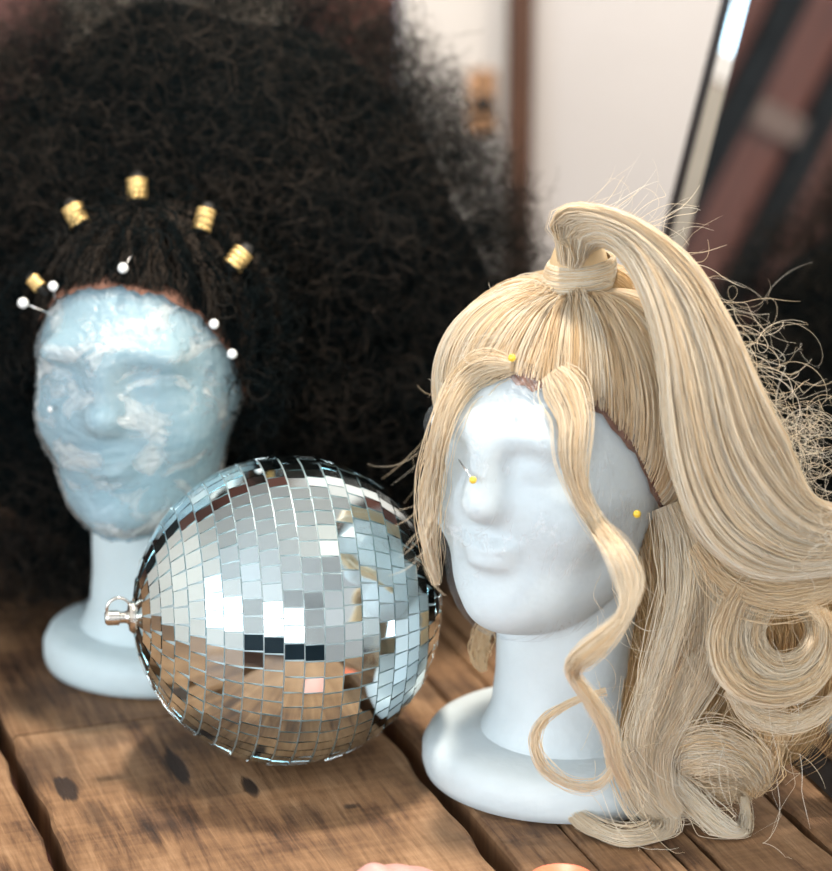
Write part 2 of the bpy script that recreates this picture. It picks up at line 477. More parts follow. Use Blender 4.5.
def film_sdf(p):
    d = head_sdf(p, True)
    r = np.hypot(p[..., 0], p[..., 1] - .002) - .0395
    neck = np.maximum(r, p[..., 2] - .16)
    return smin(smin(d, neck, .018), head_sdf(p) - .0006, .006)
def march(dirs, f, t0=.17):
    t = np.full(dirs.shape[:-1], t0)
    for _ in range(70):
        t = t - f(HC + dirs * t[..., None]) * 0.8
    return t
def dir_ae(az, el):     # az 0 = face, + towards local +x
    return np.stack([np.sin(az) * np.cos(el), -np.cos(az) * np.cos(el), np.sin(el)], -1)

def revolve_grid(nr, n):
    i = np.arange(n); j = np.arange(nr - 1)
    J, I = np.meshgrid(j, i, indexing='ij')
    return np.stack([J * n + I, J * n + (I + 1) % n, (J + 1) * n + (I + 1) % n, (J + 1) * n + I], -1).reshape(-1, 4)

def xf(pts, loc, yaw):
    c, s = math.cos(yaw), math.sin(yaw)
    R = np.array([[c, -s, 0], [s, c, 0], [0, 0, 1]])
    return np.asarray(pts) @ R.T + np.asarray(loc)
def inv_xf(pts, loc, yaw):
    c, s = math.cos(yaw), math.sin(yaw)
    R = np.array([[c, -s, 0], [s, c, 0], [0, 0, 1]])
    return (np.asarray(pts) - np.asarray(loc)) @ R

HAIR_AZ = np.radians([0, 28, 45, 58, 70, 82, 100, 130, 180])
HAIR_EL = np.radians([37, 34, 26, 12, -8, -22, -32, -38, -42])
HUP = [0.0]                       # how much higher the hairline sits on the forehead
def hairline(az):
    a = np.abs((az + PI) % (2 * PI) - PI)
    return np.interp(a, HAIR_AZ, HAIR_EL) + HUP[0] * np.clip(np.cos(a), 0, 1)

def wrinkles(az, el, amp, seed):
    r = np.random.default_rng(seed); h = np.zeros_like(az)
    for _ in range(26):
        fx, fy = r.normal(0, 11), r.normal(0, 11); ph = r.uniform(0, 6.28)
        warp = 0.5 * np.sin(az * r.uniform(1, 4) + el * r.uniform(1, 4) + ph)
        h += (1 - np.abs(np.sin(az * fx * .5 + el * fy * .5 + ph + warp))) ** 9
    return amp * np.clip(h - h.mean(), 0, None) / 4 + .0002

def make_head(loc, yaw, base_r, label, foam, film, wamp, seed, taut=False):
    root = thing('mannequin_head', loc, label, 'mannequin head')
    n, m = 120, 90
    az = np.linspace(0, 2 * PI, n, endpoint=False); el = np.linspace(-PI / 2 + .01, PI / 2 - .01, m)
    E, A = np.meshgrid(el, az, indexing='ij'); D = dir_ae(A, E)
    pts = (HC + D * march(D, head_sdf)[..., None]).reshape(-1, 3)
    q = revolve_grid(m, n)
    fs = [tuple(x) for x in q] + [tuple(range(n - 1, -1, -1)), tuple(range((m - 1) * n, m * n))]
    mb = MB().add(xf(pts, loc, yaw), fs)
    neck = [(.054, .018), (.047, .026), (.0415, .040), (.0395, .06), (.039, .09), (.039, .115), (.036, .15)]
    mb.lathe(neck, xf(np.array([[0, .000, 0]]), loc, yaw)[0], n=64)
    h = mb.build('head', foam, root, smooth=True)
    rm = h.modifiers.new('remesh', 'REMESH'); rm.mode = 'VOXEL'; rm.voxel_size = .0017; rm.use_smooth_shade = True
    sm = h.modifiers.new('smooth', 'SMOOTH'); sm.iterations = 7; sm.factor = .5
    b = base_r
    prof = [(b - .006, .0), (b - .0015, .002), (b, .007), (b, .015), (b - .003, .021), (b - .010, .0245), (b - .03, .0255), (.02, .0258)]
    bb = MB().lathe(prof, loc, n=72).build('base', foam, root, smooth=True)
    # cling film over the face
    na, ne = 220, 190
    az = np.radians(np.linspace(*((-82, 82) if taut else (-92, 92)), na)); t = np.linspace(0, 1, ne)
    A, T = np.meshgrid(az, t, indexing='ij')
    lo = np.radians(-62); hi = np.minimum(hairline(A) + .05, np.radians(60))
    E = lo + (hi - lo) * T
    D = dir_ae(A, E)
    fs_ = (lambda q: smin(head_sdf(q), sd_ell(q, (0, -.046, .174), (.042, .048, .058)), .012)) if taut else film_sdf
    R = march(D, fs_) + .0012 + wrinkles(A, E, wamp, seed)
    pts = (HC + D * R[..., None]).reshape(-1, 3)
    i, j = np.meshgrid(np.arange(na - 1), np.arange(ne - 1), indexing='ij')
    q = np.stack([i * ne + j, (i + 1) * ne + j, (i + 1) * ne + j + 1, i * ne + j + 1], -1).reshape(-1, 4)
    me = quads_mesh('plastic_wrap', xf(pts, loc, yaw) - np.asarray(loc), q)
    w = link('plastic_wrap', me, film, root); w['label'] = 'clear plastic film stretched over the face'
    return root

FL = G(565, 767); FYAW = math.radians(-35)
BL = G(160, 658); BYAW = math.radians(-13)
make_head(FL, FYAW, .080, 'white foam mannequin head wrapped in clear film, wearing the blonde ponytail wig', M['foam'], M['film'], .0009, 3)
HUP[0] = .15
make_head(BL, BYAW, .071, 'pale blue foam mannequin head in crumpled film under the big black afro wig', M['foam_back'], M['film_back'], .0030, 5, True)

HUP[0] = 0.0

def depth_on(px, py, loc, yaw, off):
    """depth along the lens axis at which the pixel's ray comes within off of a wrapped head"""
    r = ray(px, py); d = 1.0; best = (9, 1.4)
    L = np.linalg.norm(r)
    for _ in range(200):
        p = inv_xf((CAM + r * d)[None], loc, yaw)
        s = float(film_sdf(p)[0]) - off
        if s < best[0]: best = (s, d)
        if s < 1e-4: return d
        d += max(s, .0005) * .9 / L
        if d > 1.9: break
    return best[1]
def HF(px, py, off=.004): return P(px, py, depth_on(px, py, FL, FYAW, off))
def HB(px, py, off=.004): return P(px, py, depth_on(px, py, BL, BYAW, off))

# ------------------------------------------------------------------ strands
def strands_mesh(name, pts, rad, tone, mat, parent, sides=3):
    """pts (N,K,3) world, rad scalar or (K,) or (N,K)"""
    N, K, _ = pts.shape
    T = np.gradient(pts, axis=1); T /= np.linalg.norm(T, axis=-1, keepdims=True) + 1e-12
    ref = np.array([0.31, 0.87, 0.38]); ref /= np.linalg.norm(ref)
    s = np.cross(T, ref); s /= np.linalg.norm(s, axis=-1, keepdims=True) + 1e-9
    b = np.cross(T, s)
    rad = np.broadcast_to(np.asarray(rad, float), (N, K)) * np.random.default_rng(N).uniform(.55, 1.75, (N, 1)) ** 1.2
    ring = []
    for k in range(sides):
        w = 2 * PI * k / sides
        ring.append(pts + (s * math.cos(w) + b * math.sin(w)) * rad[..., None])
    V = np.stack(ring, 2).reshape(-1, 3)
    n, k, c = np.meshgrid(np.arange(N), np.arange(K - 1), np.arange(sides), indexing='ij')
    base = (n * K + k) * sides; c2 = (c + 1) % sides
    q = np.stack([base + c, base + c2, base + sides + c2, base + sides + c], -1).reshape(-1, 4)
    tn = np.repeat(np.asarray(tone, float), K * sides)
    off = np.array(total_loc(parent)) if parent is not None else 0
    return link(name, quads_mesh(name, V - off, q, tone=tn), mat, parent)

def catmull(pts, K):
    pts = np.asarray(pts, float)
    p = np.vstack([2 * pts[0] - pts[1], pts, 2 * pts[-1] - pts[-2]])
    n = len(pts) - 1
    seg = np.linalg.norm(np.diff(pts[:, :3], axis=0), axis=1); cum = np.concatenate([[0], np.cumsum(seg)])
    u = np.interp(np.linspace(0, cum[-1], K), cum, np.arange(n + 1))
    i = np.minimum(u.astype(int), n - 1); t = (u - i)[:, None]
    p0, p1, p2, p3 = p[i], p[i + 1], p[i + 2], p[i + 3]
    return 0.5 * (2 * p1 + (p2 - p0) * t + (2 * p0 - 5 * p1 + 4 * p2 - p3) * t ** 2 + (3 * p1 - p0 - 3 * p2 + p3) * t ** 3)

def wob(N, K, amp, freq, rng):
    s = np.linspace(0, 1, K)[None]
    o = np.zeros((N, K))
    for f in (1, 2.3, 4.1):
        o += np.sin(2 * PI * (s * freq * f * rng.uniform(.6, 1.4, (N, 1)) + rng.uniform(0, 1, (N, 1)))) * rng.normal(0, 1, (N, 1)) / f
    return o * amp

def sheet(guides, N, K=40, thick=.006, clumps=60, spread=.012, frizz=.0007, rng=RNG, tone=(.45, .95), taper=.75, edge=0.0, endv=.12):
    """guides: list of point lists (world); strands flow between neighbouring guides"""
    Gd = np.stack([catmull(g, K) for g in guides])            # (g,K,3)
    ng = len(guides)
    cl = rng.uniform(0, 1, clumps); clt = rng.uniform(-1, 1, clumps); clc = rng.uniform(0, 1, clumps)
    pick = rng.integers(0, clumps, N)
    s = np.linspace(0, 1, K)
    a = cl[pick][:, None] + rng.normal(0, spread, (N, 1)) + wob(N, K, spread * .35, .6, rng)
    a = np.clip(a, -edge, 1 + edge) * (ng - 1)
    end = 1 - rng.uniform(0, 1, (N, 1)) ** 3 * endv
    ss = (s[None] * end) * (K - 1)
    k0 = np.minimum(ss.astype(int), K - 2); kt = (ss - k0)[..., None]
    g0 = np.clip(a.astype(int), 0, max(ng - 2, 0)); gt = (a - g0)[..., None]
    def smp(gi): return Gd[gi, k0] * (1 - kt) + Gd[gi, k0 + 1] * kt
    if ng > 1: p = smp(g0) * (1 - gt) + smp(g0 + 1) * gt
    else: p = smp(np.zeros_like(k0))
    T = np.gradient(p, axis=1); T /= np.linalg.norm(T, axis=-1, keepdims=True) + 1e-12
    side = np.cross(T, FWD); side /= np.linalg.norm(side, axis=-1, keepdims=True) + 1e-9
    nr = np.cross(side, T)
    b = clt[pick][:, None] * .8 + rng.normal(0, .25, (N, 1)) + wob(N, K, .12, .5, rng)
    th = thick * (np.asarray(taper) if np.ndim(taper) else (1 - (1 - taper) * s))[None]
    p = p + nr * (b * th)[..., None] + side * wob(N, K, frizz, 1.2, rng)[..., None] + nr * wob(N, K, frizz, 1.2, rng)[..., None]
    tn = tone[0] + (tone[1] - tone[0]) * np.clip(.6 * clc[pick] + .4 * rng.uniform(0, 1, N), 0, 1)
    return p, tn

def lock(spec, N, K=34, rng=RNG, clumps=14, cspread=.13, frizz=.0008, tone=(.4, .95), ground=True, endv=.25, flat=.35, stray=.12):
    """spec: (point, width) along a curl; strands fill an elliptic bundle around it"""
    pts = np.array([list(p) + [w] for p, w in spec])
    c = catmull(pts, K); g, w = c[:, :3], np.maximum(c[:, 3], .0004)
    s = np.linspace(0, 1, K)
    clumps = int(clumps * 2.4)
    ca = rng.uniform(0, 2 * PI, clumps); cr = np.sqrt(rng.uniform(0, 1, clumps)); cc = rng.uniform(0, 1, clumps)
    pick = rng.integers(0, clumps, N)
    clumps_ = clumps; stray = np.where(rng.uniform(0, 1, (N, 1)) < stray, rng.uniform(1.1, 2.3, (N, 1)), 1.0)
    ax = (cr * np.cos(ca))[pick][:, None] + rng.normal(0, cspread, (N, 1)) + wob(N, K, .10, .5, rng)
    bx = (cr * np.sin(ca))[pick][:, None] + rng.normal(0, cspread, (N, 1)) + wob(N, K, .10, .5, rng)
    end = 1 - rng.uniform(0, 1, (N, 1)) ** 2 * endv
    ss = s[None] * end * (K - 1); k0 = np.minimum(ss.astype(int), K - 2); kt = (ss - k0)[..., None]
    p = g[k0] * (1 - kt) + g[k0 + 1] * kt
    ww = (w[k0] * (1 - kt[..., 0]) + w[k0 + 1] * kt[..., 0])
    T = np.gradient(p, axis=1); T /= np.linalg.norm(T, axis=-1, keepdims=True) + 1e-12
    side = np.cross(T, FWD); side /= np.linalg.norm(side, axis=-1, keepdims=True) + 1e-9
    nr = np.cross(side, T)
    p = p + side * (ax * ww * stray)[..., None] + nr * (bx * ww * flat * stray)[..., None]
    p = p + side * wob(N, K, frizz, 1.3, rng)[..., None] + nr * wob(N, K, frizz, 1.3, rng)[..., None]
    if ground: p[..., 2] = np.maximum(p[..., 2], .0012 + .002 * rng.uniform(0, 1, (N, 1)))
    tn = tone[0] + (tone[1] - tone[0]) * np.clip(.6 * cc[pick] + .4 * rng.uniform(0, 1, N), 0, 1)
    return p, tn

def pxs(pts, dep):
    """pixel path with depths -> world points; dep is a number, a list, or per-point third entry"""
    n = len(pts)
    d = np.full(n, dep) if np.ndim(dep) == 0 else np.interp(np.linspace(0, 1, n), np.linspace(0, 1, len(dep)), dep)
    return [P(x, y, dd) for (x, y), dd in zip(pts, d)]
MM = 1.4 / F_PX      # one pixel at the wig, in metres
def hair_taper(K, r, tip=.35):
    return r * np.interp(np.linspace(0, 1, K), [0, .75, 1], [1, 1, tip])

# ------------------------------------------------------------------ blonde wig
blonde = thing('ponytail_wig', FL + np.array([0, 0, .2]), 'long pale blonde wig with high ponytail and loose curls on the nearer head', 'wig')
SR = .00016
def cap_mesh(name, loc, yaw, off, mat, parent, low=0.0, tone=.3, top=PI / 2 - .02, amp=0.0):
    n, m = 96, 40
    az = np.linspace(0, 2 * PI, n, endpoint=False)
    A, T = np.meshgrid(az, np.linspace(0, 1, m), indexing='ij')
    E = hairline(A) - low + (top - hairline(A) + low) * T
    if amp: E = E + amp * (1 - T) * np.sin(A * 31) * np.sin(A * 13 + 1)
    D = dir_ae(A, E); R = march(D, lambda p: head_sdf(p, True)) + off
    pts = (HC + D * R[..., None]).transpose(1, 0, 2).reshape(-1, 3)
    me = quads_mesh(name, xf(pts, loc, yaw) - np.array(total_loc(parent)), revolve_grid(m, n), tone=np.full(len(pts), tone))
    return link(name, me, mat, parent)
lc = cap_mesh('lace_cap', FL, FYAW, .0028, M['lace'], blonde, .05, amp=.03); lc['label'] = 'brown lace edge of the wig cap'

def meridian_hair(loc, yaw, N, K, rng, lift, az_rng=(-PI, PI), clumps=220, top=1.50, start=.0, spread=.02, frizz=.01):
    ca = rng.uniform(*az_rng, clumps); cc = rng.uniform(0, 1, clumps); co = rng.uniform(0, 1, clumps)
    pk = rng.integers(0, clumps, N)
    az = ca[pk] + rng.normal(0, spread, N)
    e0 = hairline(az) + start + rng.uniform(0, 1, N) ** 2.5 * .9
    s = np.linspace(0, 1, K)[None]
    E = e0[:, None] + (np.maximum(top, e0 + .1)[:, None] - e0[:, None]) * s
    A = az[:, None] + wob(N, K, frizz, .8, rng) * (1 - s) + 0 * s
    D = dir_ae(A, E)
    R = march(D, lambda p: head_sdf(p, True))
    rise = (lift[3] * np.sin(np.clip(s, 0, 1) * PI) ** .8 * np.clip(np.abs(az[:, None]) / 1.3, 0, 1) if len(lift) > 3 else 0) + lift[0] + lift[1] * np.sin(np.clip(s * 1.15, 0, 1) * PI / 2) + lift[2] * (co[pk][:, None] - .5) * np.sin(s * PI) + .0016 * rng.uniform(0, 1, (N, 1))
    p = HC + D * (R + rise)[..., None]
    return xf(p.reshape(-1, 3), loc, yaw).reshape(N, K, 3), .72 * cc[pk] + .28 * rng.uniform(0, 1, N)

cap_mesh('under_hair', FL, FYAW, .0045, M['blonde'], blonde, -.10, .25)
p, t = meridian_hair(FL, FYAW, 8500, 22, RNG, (.003, .004, .005, .010), clumps=420, top=1.40, spread=.03)
strands_mesh('crown_hair', p, SR, .3 + .65 * t, M['blonde'], blonde)

# wrapped base of the ponytail
PB = FL + np.array([.003, .004, .280])
def wrap_strands(N, K=36):
    rng = RNG
    z0 = rng.uniform(-1, 1, (N, 1)); th0 = rng.uniform(0, 2 * PI, (N, 1)); sp = rng.uniform(.6, 1.0, (N, 1))
    th = th0 + np.linspace(0, 1, K)[None] * 2 * PI * sp
    r = .0150 + .0035 * np.sqrt(np.clip(1 - z0 ** 2, 0, 1)) + rng.uniform(0, .0012, (N, 1))
    z = z0 * .0105 + .002 * np.sin(th * 1.0 + 1.2) + wob(N, K, .0006, 1, rng)
    x, y = r * np.cos(th), r * np.sin(th) * .95
    return PB + np.stack([x + .12 * z, y, z], -1)
mb = MB().lathe([(.010, -.016), (.0155, -.010), (.0172, 0), (.0155, .010), (.012, .02)], PB, n=24)
def mesh_tone(o, v):
    a = o.data.attributes.new('tone', 'FLOAT', 'POINT'); a.data.foreach_set('value', [v] * len(o.data.vertices)); return o
wr = strands_mesh('hair_wrap', wrap_strands(800), SR, .4 + .55 * RNG.uniform(0, 1, 800), M['blonde'], blonde)
core = mesh_tone(mb.build('wrap_core', M['blonde'], wr, smooth=True), .35)
tie = MB().tube([PB + np.array([.0155 * math.cos(w), .0150 * math.sin(w), -.0125]) for w in np.linspace(0, 2 * PI, 33)[:-1]], .0016, closed=True).build('hair_tie', M['dark_band'], blonde, smooth=True)
tie['label'] = 'dark elastic under the hair wrap'

# the ponytail, five guides from the inside of the arch to the outside
DT = [1.395, 1.388, 1.375, 1.360, 1.350, 1.345, 1.345, 1.35, 1.355, 1.36, 1.365, 1.37]
gA = [(580, 262), (596, 247), (614, 250), (632, 271), (648, 308), (660, 357), (664, 410), (672, 465), (690, 520), (720, 558), (765, 578), (845, 572)]
gB = [(575, 262), (584, 238), (608, 236), (638, 258), (661, 302), (676, 360), (686, 415), (697, 465), (718, 512), (750, 545), (795, 562), (850, 558)]
gC = [(570, 264), (575, 232), (600, 228), (640, 248), (676, 295), (700, 355), (712, 410), (724, 455), (745, 495), (775, 527), (810, 542), (855, 543)]
gD = [(566, 262), (567, 222), (592, 216), (642, 236), (690, 285), (722, 345), (738, 395), (752, 435), (772, 470), (797, 500), (825, 520), (858, 527)]
gE = [(562, 260), (560, 224), (580, 209), (635, 222), (690, 265), (728, 325), (752, 378), (770, 415), (784, 440), (795, 470), (815, 500), (862, 512)]
gs = [pxs(g, DT) for g in (gA, gB, gC, gD, gE)]
th = np.interp(np.linspace(0, 1, 40), [0, .15, .4, .8, 1], [.8, 1.2, 1.3, 1.0, .8])
p, t = sheet(gs, 9000, 40, thick=.011, clumps=260, spread=.012, frizz=.0009, taper=th, tone=(.35, 1.0), endv=.05)
# an opaque heart inside the tail so that no light leaks through
def slab(guides, K, half, tone, name, parent, inset=.04):
    Gd = np.stack([catmull(g, K) for g in guides]); ng = len(guides)
    a = np.linspace(inset, 1 - inset, 14) * (ng - 1); g0 = np.clip(a.astype(int), 0, ng - 2); gt = (a - g0)[:, None, None]
    mid = Gd[g0] * (1 - gt) + Gd[g0 + 1] * gt                          # (14,K,3)
    T = np.gradient(mid, axis=1); T /= np.linalg.norm(T, axis=-1, keepdims=True)
    side = np.cross(T, FWD); side /= np.linalg.norm(side, axis=-1, keepdims=True)
    nr = np.cross(side, T)
    cs = np.sin(np.linspace(.12, PI - .12, 14))[:, None, None]
    up = mid + nr * half * cs; dn = mid - nr * half * cs
    ring = np.concatenate([up, dn[::-1]], 0).transpose(1, 0, 2)         # (K,28,3)
    q = revolve_grid(K, 28)
    off = np.array(total_loc(parent))
    return link(name, quads_mesh(name, ring.reshape(-1, 3) - off, q, tone=np.full(K * 28, tone)), M['blonde'], parent)
tail = strands_mesh('ponytail', p, hair_taper(40, SR), t, M['blonde'], blonde)
slab(gs, 48, .007, .45, 'ponytail_heart', tail)

LOCKS = []
def L(name, path, dep, widths, N, **kw):
    pts = pxs(path, dep) if not callable(dep) else [dep(x, y) for x, y in path]
    n = len(pts)
    w = np.interp(np.linspace(0, 1, n), np.linspace(0, 1, len(widths)), widths) * MM
    for i_, (x_, y_) in enumerate(path):
        lim = (G(x_, y_, .0015 + .40 * w[i_]) - CAM) @ FWD
        if (pts[i_] - CAM) @ FWD > lim: pts[i_] = P(x_, y_, lim)
    p, t = lock(list(zip(pts, w)), int(N * 1.15), **kw)
    rad = hair_taper(p.shape[1], SR)
    o = strands_mesh(name, p, rad, t, M['blonde'], blonde)
    # a thin opaque heart
    g = catmull(np.array([list(q) for q in pts]), 40); ww = np.interp(np.linspace(0, 1, 40), np.linspace(0, 1, n), w)
    return o
# tendrils that frame the face
L('tendril', [(512, 366), (488, 366), (466, 378), (449, 405), (438, 440), (431, 480), (428, 520), (431, 555), (437, 585)],
  [depth_on(x, y, FL, FYAW, .006) for x, y in [(512, 366), (488, 366), (466, 378), (449, 405), (440, 440), (436, 480), (434, 520), (434, 555), (438, 585)]], [4, 10, 10, 8, 7, 8, 7, 5, 2], 420, stray=.25, cspread=.2, ground=False, clumps=12)
td = [depth_on(x, y, FL, FYAW, .006) for x, y in [(552, 372), (565, 395), (574, 425), (573, 455), (576, 485), (592, 520)]]
L('tendril', [(553, 373), (563, 388), (574, 420), (573, 455), (578, 488), (594, 520), (615, 548), (629, 580), (626, 612), (604, 640), (577, 662), (573, 676), (590, 700), (608, 730), (615, 762), (628, 790)],
  td + [1.318, 1.315, 1.315, 1.318, 1.322, 1.33, 1.34, 1.35, 1.36, 1.37], [9, 15, 12, 10, 6, 5, 7, 8, 4, 7, 7, 4, 5, 6, 4, 3], 600, stray=.14, cspread=.16, K=50, ground=False, clumps=16)
# thin ring lying over the foam base
L('tendril', [(606, 690), (575, 700), (545, 718), (534, 740), (543, 768), (570, 786), (598, 786), (614, 766), (618, 742)], 1.372, [2, 2, 3, 4, 5, 5, 5, 4, 3], 48, stray=.2, K=50, ground=False, clumps=8)
# long locks behind the neck, deep ones toned darker for the shade between curls
L('long_lock', [(668, 505), (682, 545), (684, 590), (672, 640), (655, 690), (640, 735), (640, 775), (655, 806)], [1.40, 1.40, 1.395, 1.39, 1.39, 1.39, 1.395, 1.40], [8, 13, 13, 12, 10, 9, 8, 6], 900, tone=(.5, 1.0), clumps=10)
L('long_lock', [(690, 530), (704, 575), (706, 625), (697, 672), (676, 716), (658, 755), (662, 795), (680, 815)], 1.398, [10, 16, 17, 15, 12, 11, 10, 7], 1050, tone=(.45, 1.0), clumps=12)
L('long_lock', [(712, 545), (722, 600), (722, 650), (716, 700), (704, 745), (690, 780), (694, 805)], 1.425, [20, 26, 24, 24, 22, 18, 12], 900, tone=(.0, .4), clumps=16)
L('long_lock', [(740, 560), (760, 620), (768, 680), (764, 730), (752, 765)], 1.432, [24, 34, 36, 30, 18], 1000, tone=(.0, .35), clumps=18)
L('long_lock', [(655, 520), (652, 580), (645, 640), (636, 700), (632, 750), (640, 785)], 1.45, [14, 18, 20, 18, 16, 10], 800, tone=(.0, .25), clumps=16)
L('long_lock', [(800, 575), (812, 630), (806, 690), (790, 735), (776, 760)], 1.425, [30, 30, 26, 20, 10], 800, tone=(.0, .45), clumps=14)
# the big curl under the ponytail
o1 = [(752, 556), (728, 590), (712, 630), (714, 668), (738, 697), (778, 706), (815, 692), (838, 655), (836, 615)]
o2 = [(775, 570), (752, 598), (740, 632), (746, 660), (768, 676), (796, 674), (816, 655), (820, 628), (806, 606)]
o3 = [(800, 580), (778, 600), (764, 626), (768, 646), (782, 655), (798, 650), (808, 636), (806, 620), (795, 612)]
dc = [1.378, 1.372, 1.366, 1.362, 1.36, 1.364, 1.372, 1.385, 1.395]
dc2 = [1.386, 1.382, 1.38, 1.378, 1.378, 1.38, 1.386, 1.392, 1.398]
p, t = sheet([pxs(o1, dc), pxs(o2, dc2), pxs(o3, [d + .012 for d in dc2])], 3900, 44, thick=.008, clumps=80, spread=.016, frizz=.0010, tone=(.3, .92), taper=.8, endv=.2)
strands_mesh('curl', p, hair_taper(44, SR), t, M['blonde'], blonde)
# second sweep from the ponytail's underside down to the table
L('curl', [(700, 540), (730, 575), (770, 590), (815, 588), (850, 575)], 1.372, [10, 15, 18, 16, 12], 900, ground=False, tone=(.3, .8), clumps=14)
L('curl', [(728, 690), (750, 716), (785, 726), (818, 716), (842, 690)], 1.385, [4, 8, 9, 8, 4], 260, ground=False, clumps=8, tone=(.3, .8))
# ends that lie on the table, front ones toned lighter as if lit
def tab(h): return lambda x, y: G(x, y, h)
L('curl', [(618, 745), (630, 775), (646, 800), (664, 820), (655, 836), (625, 842), (596, 832), (574, 816), (562, 802)], [1.385, 1.393, 1.40, 1.405, 1.405, 1.405, 1.408, 1.412, 1.418], [7, 9, 11, 11, 9, 8, 7, 5, 3], 850, clumps=12, K=46, tone=(.55, 1.0))
L('curl', [(640, 770), (655, 790), (676, 806), (694, 806), (706, 796)], [1.40, 1.403, 1.407, 1.41, 1.41], [8, 11, 11, 8, 4], 420, clumps=10, tone=(.5, 1.0))
L('curl', [(664, 770), (684, 792), (706, 814), (728, 832), (742, 832), (746, 816), (744, 796)], [1.405, 1.405, 1.405, 1.407, 1.409, 1.411, 1.414], [7, 9, 9, 9, 7, 5, 3], 450, clumps=10, tone=(.5, 1.0))
L('curl', [(668, 768), (690, 757), (720, 755), (748, 768), (764, 790)], [1.413, 1.40, 1.398, 1.405, 1.418], [9, 17, 18, 14, 8], 900, clumps=22, tone=(.35, .95), frizz=.0012)
L('curl', [(650, 800), (676, 788), (706, 784), (738, 790), (752, 800)], [1.43, 1.42, 1.418, 1.42, 1.425], [10, 14, 14, 12, 8], 420, clumps=16, tone=(.3, .7), frizz=.0015)
L('curl', [(772, 700), (776, 725), (770, 750), (762, 772), (750, 796)], 1.415, [10, 15, 13, 11, 6], 420, clumps=10, tone=(.2, .55), frizz=.0014)
# wisp behind the neck, left
L('long_lock', [(492, 610), (482, 635), (478, 655), (484, 672)], 1.47, [5, 8, 8, 3], 180, clumps=6, tone=(.2, .6))
# honey coloured roots inside the arch of the tail
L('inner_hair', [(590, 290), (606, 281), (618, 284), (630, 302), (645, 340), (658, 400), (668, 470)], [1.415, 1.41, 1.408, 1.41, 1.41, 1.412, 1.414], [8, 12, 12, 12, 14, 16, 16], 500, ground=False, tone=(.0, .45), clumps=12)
# nape: hanging hair behind the side of the head
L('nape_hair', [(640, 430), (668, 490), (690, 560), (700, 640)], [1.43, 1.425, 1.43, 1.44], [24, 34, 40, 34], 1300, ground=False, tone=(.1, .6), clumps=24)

def flyaways():
    rng = np.random.default_rng(5); out = []; left = []; K = 40
    s = np.linspace(0, 1, K)
    def curl(x, y, d, dx, dy, amp, turns, L_):
        ph = rng.uniform(0, 2 * PI); tw = rng.choice([-1, 1]) * turns
        bend = rng.normal(0, .6)
        ang = math.atan2(dy, dx) + bend * s ** 1.4 * 1.6
        cx_ = x + np.cumsum(np.cos(ang)) * L_ / K; cy_ = y + np.cumsum(np.sin(ang)) * L_ / K
        a = amp * np.clip(s * 2, 0, 1)
        xx = cx_ + a * (np.sin(2 * PI * tw * s + ph) - math.sin(ph)); yy = cy_ + a * (np.cos(2 * PI * tw * s + ph) - math.cos(ph))
        dd = d + np.cumsum(rng.normal(0, .0006, K)) + .004 * np.sin(2 * PI * tw * s + ph)
        out.append(np.array([P(a_, b_, c_) for a_, b_, c_ in zip(xx, yy, dd)]))
    E = catmull(np.array([[x, y, 0] for x, y in gE]), 100)
    for _ in range(110):      # along the outer edge of the ponytail
        i = int(rng.triangular(34, 66, 84)); x, y = E[i, 0] - rng.uniform(2, 26), E[i, 1] + rng.uniform(-4, 14)
        tx, ty = E[i + 1, 0] - E[i - 1, 0], E[i + 1, 1] - E[i - 1, 1]; tl = math.hypot(tx, ty); k = rng.uniform(.1, .9)
        curl(x, y, 1.352 + rng.uniform(-.008, .012), tx / tl + k * ty / tl, ty / tl - k * tx / tl, rng.uniform(5, 17), rng.uniform(.8, 2.4), rng.uniform(60, 130))
    for _ in range(40):       # top of the tail
        i = int(rng.uniform(4, 36)); x, y = E[i, 0], E[i, 1] + 6
        curl(x, y, 1.375, 1, rng.normal(-.3, .4), rng.uniform(2, 8), rng.uniform(.3, 1), rng.uniform(30, 80))
    for _ in range(60):       # loops at the right
        x, y = rng.uniform(770, 812), rng.uniform(400, 480)
        curl(x, y, 1.365, rng.normal(.6, .6), rng.normal(.2, .7), rng.uniform(5, 14), rng.uniform(.8, 2), rng.uniform(30, 70))
    right = list(out); out.clear()
    for _ in range(26):       # crown outline, left
        a = rng.uniform(0, 1); x, y = 545 - 105 * a, 290 + 100 * a ** 1.3
        curl(x + 8, y + 8, 1.39 - .06 * a, -1, -.3 + .9 * a, rng.uniform(2, 7), rng.uniform(.3, .9), rng.uniform(20, 50))
    for _ in range(22):       # beside the left tendril
        curl(rng.uniform(428, 440), rng.uniform(420, 530), 1.32, -.35, 1, rng.uniform(2, 7), rng.uniform(.3, .8), rng.uniform(40, 90))
    left = list(out); out.clear(); out.extend(right)
    for _ in range(90):       # around the lower curls
        x, y = rng.uniform(590, 800), rng.uniform(560, 790)
        curl(x, y, 1.38, rng.normal(.2, .6), 1, rng.uniform(3, 12), rng.uniform(.4, 1.4), rng.uniform(40, 110))
    for _ in range(50):       # fuzz in the ponytail's bend
        curl(rng.uniform(760, 832), rng.uniform(500, 560), 1.352, 1, rng.normal(0, .4), rng.uniform(3, 9), rng.uniform(.6, 1.6), rng.uniform(30, 60))
    res = []
    for g in (out, left):
        pts = np.stack(g); pts[..., 2] = np.maximum(pts[..., 2], .0015); res.append(pts)
    return res
for fp in flyaways():
    strands_mesh('flyaway_hair', fp, hair_taper(40, .00009, .5), .55 + .45 * RNG.uniform(0, 1, len(fp)), M['blonde'], blonde)

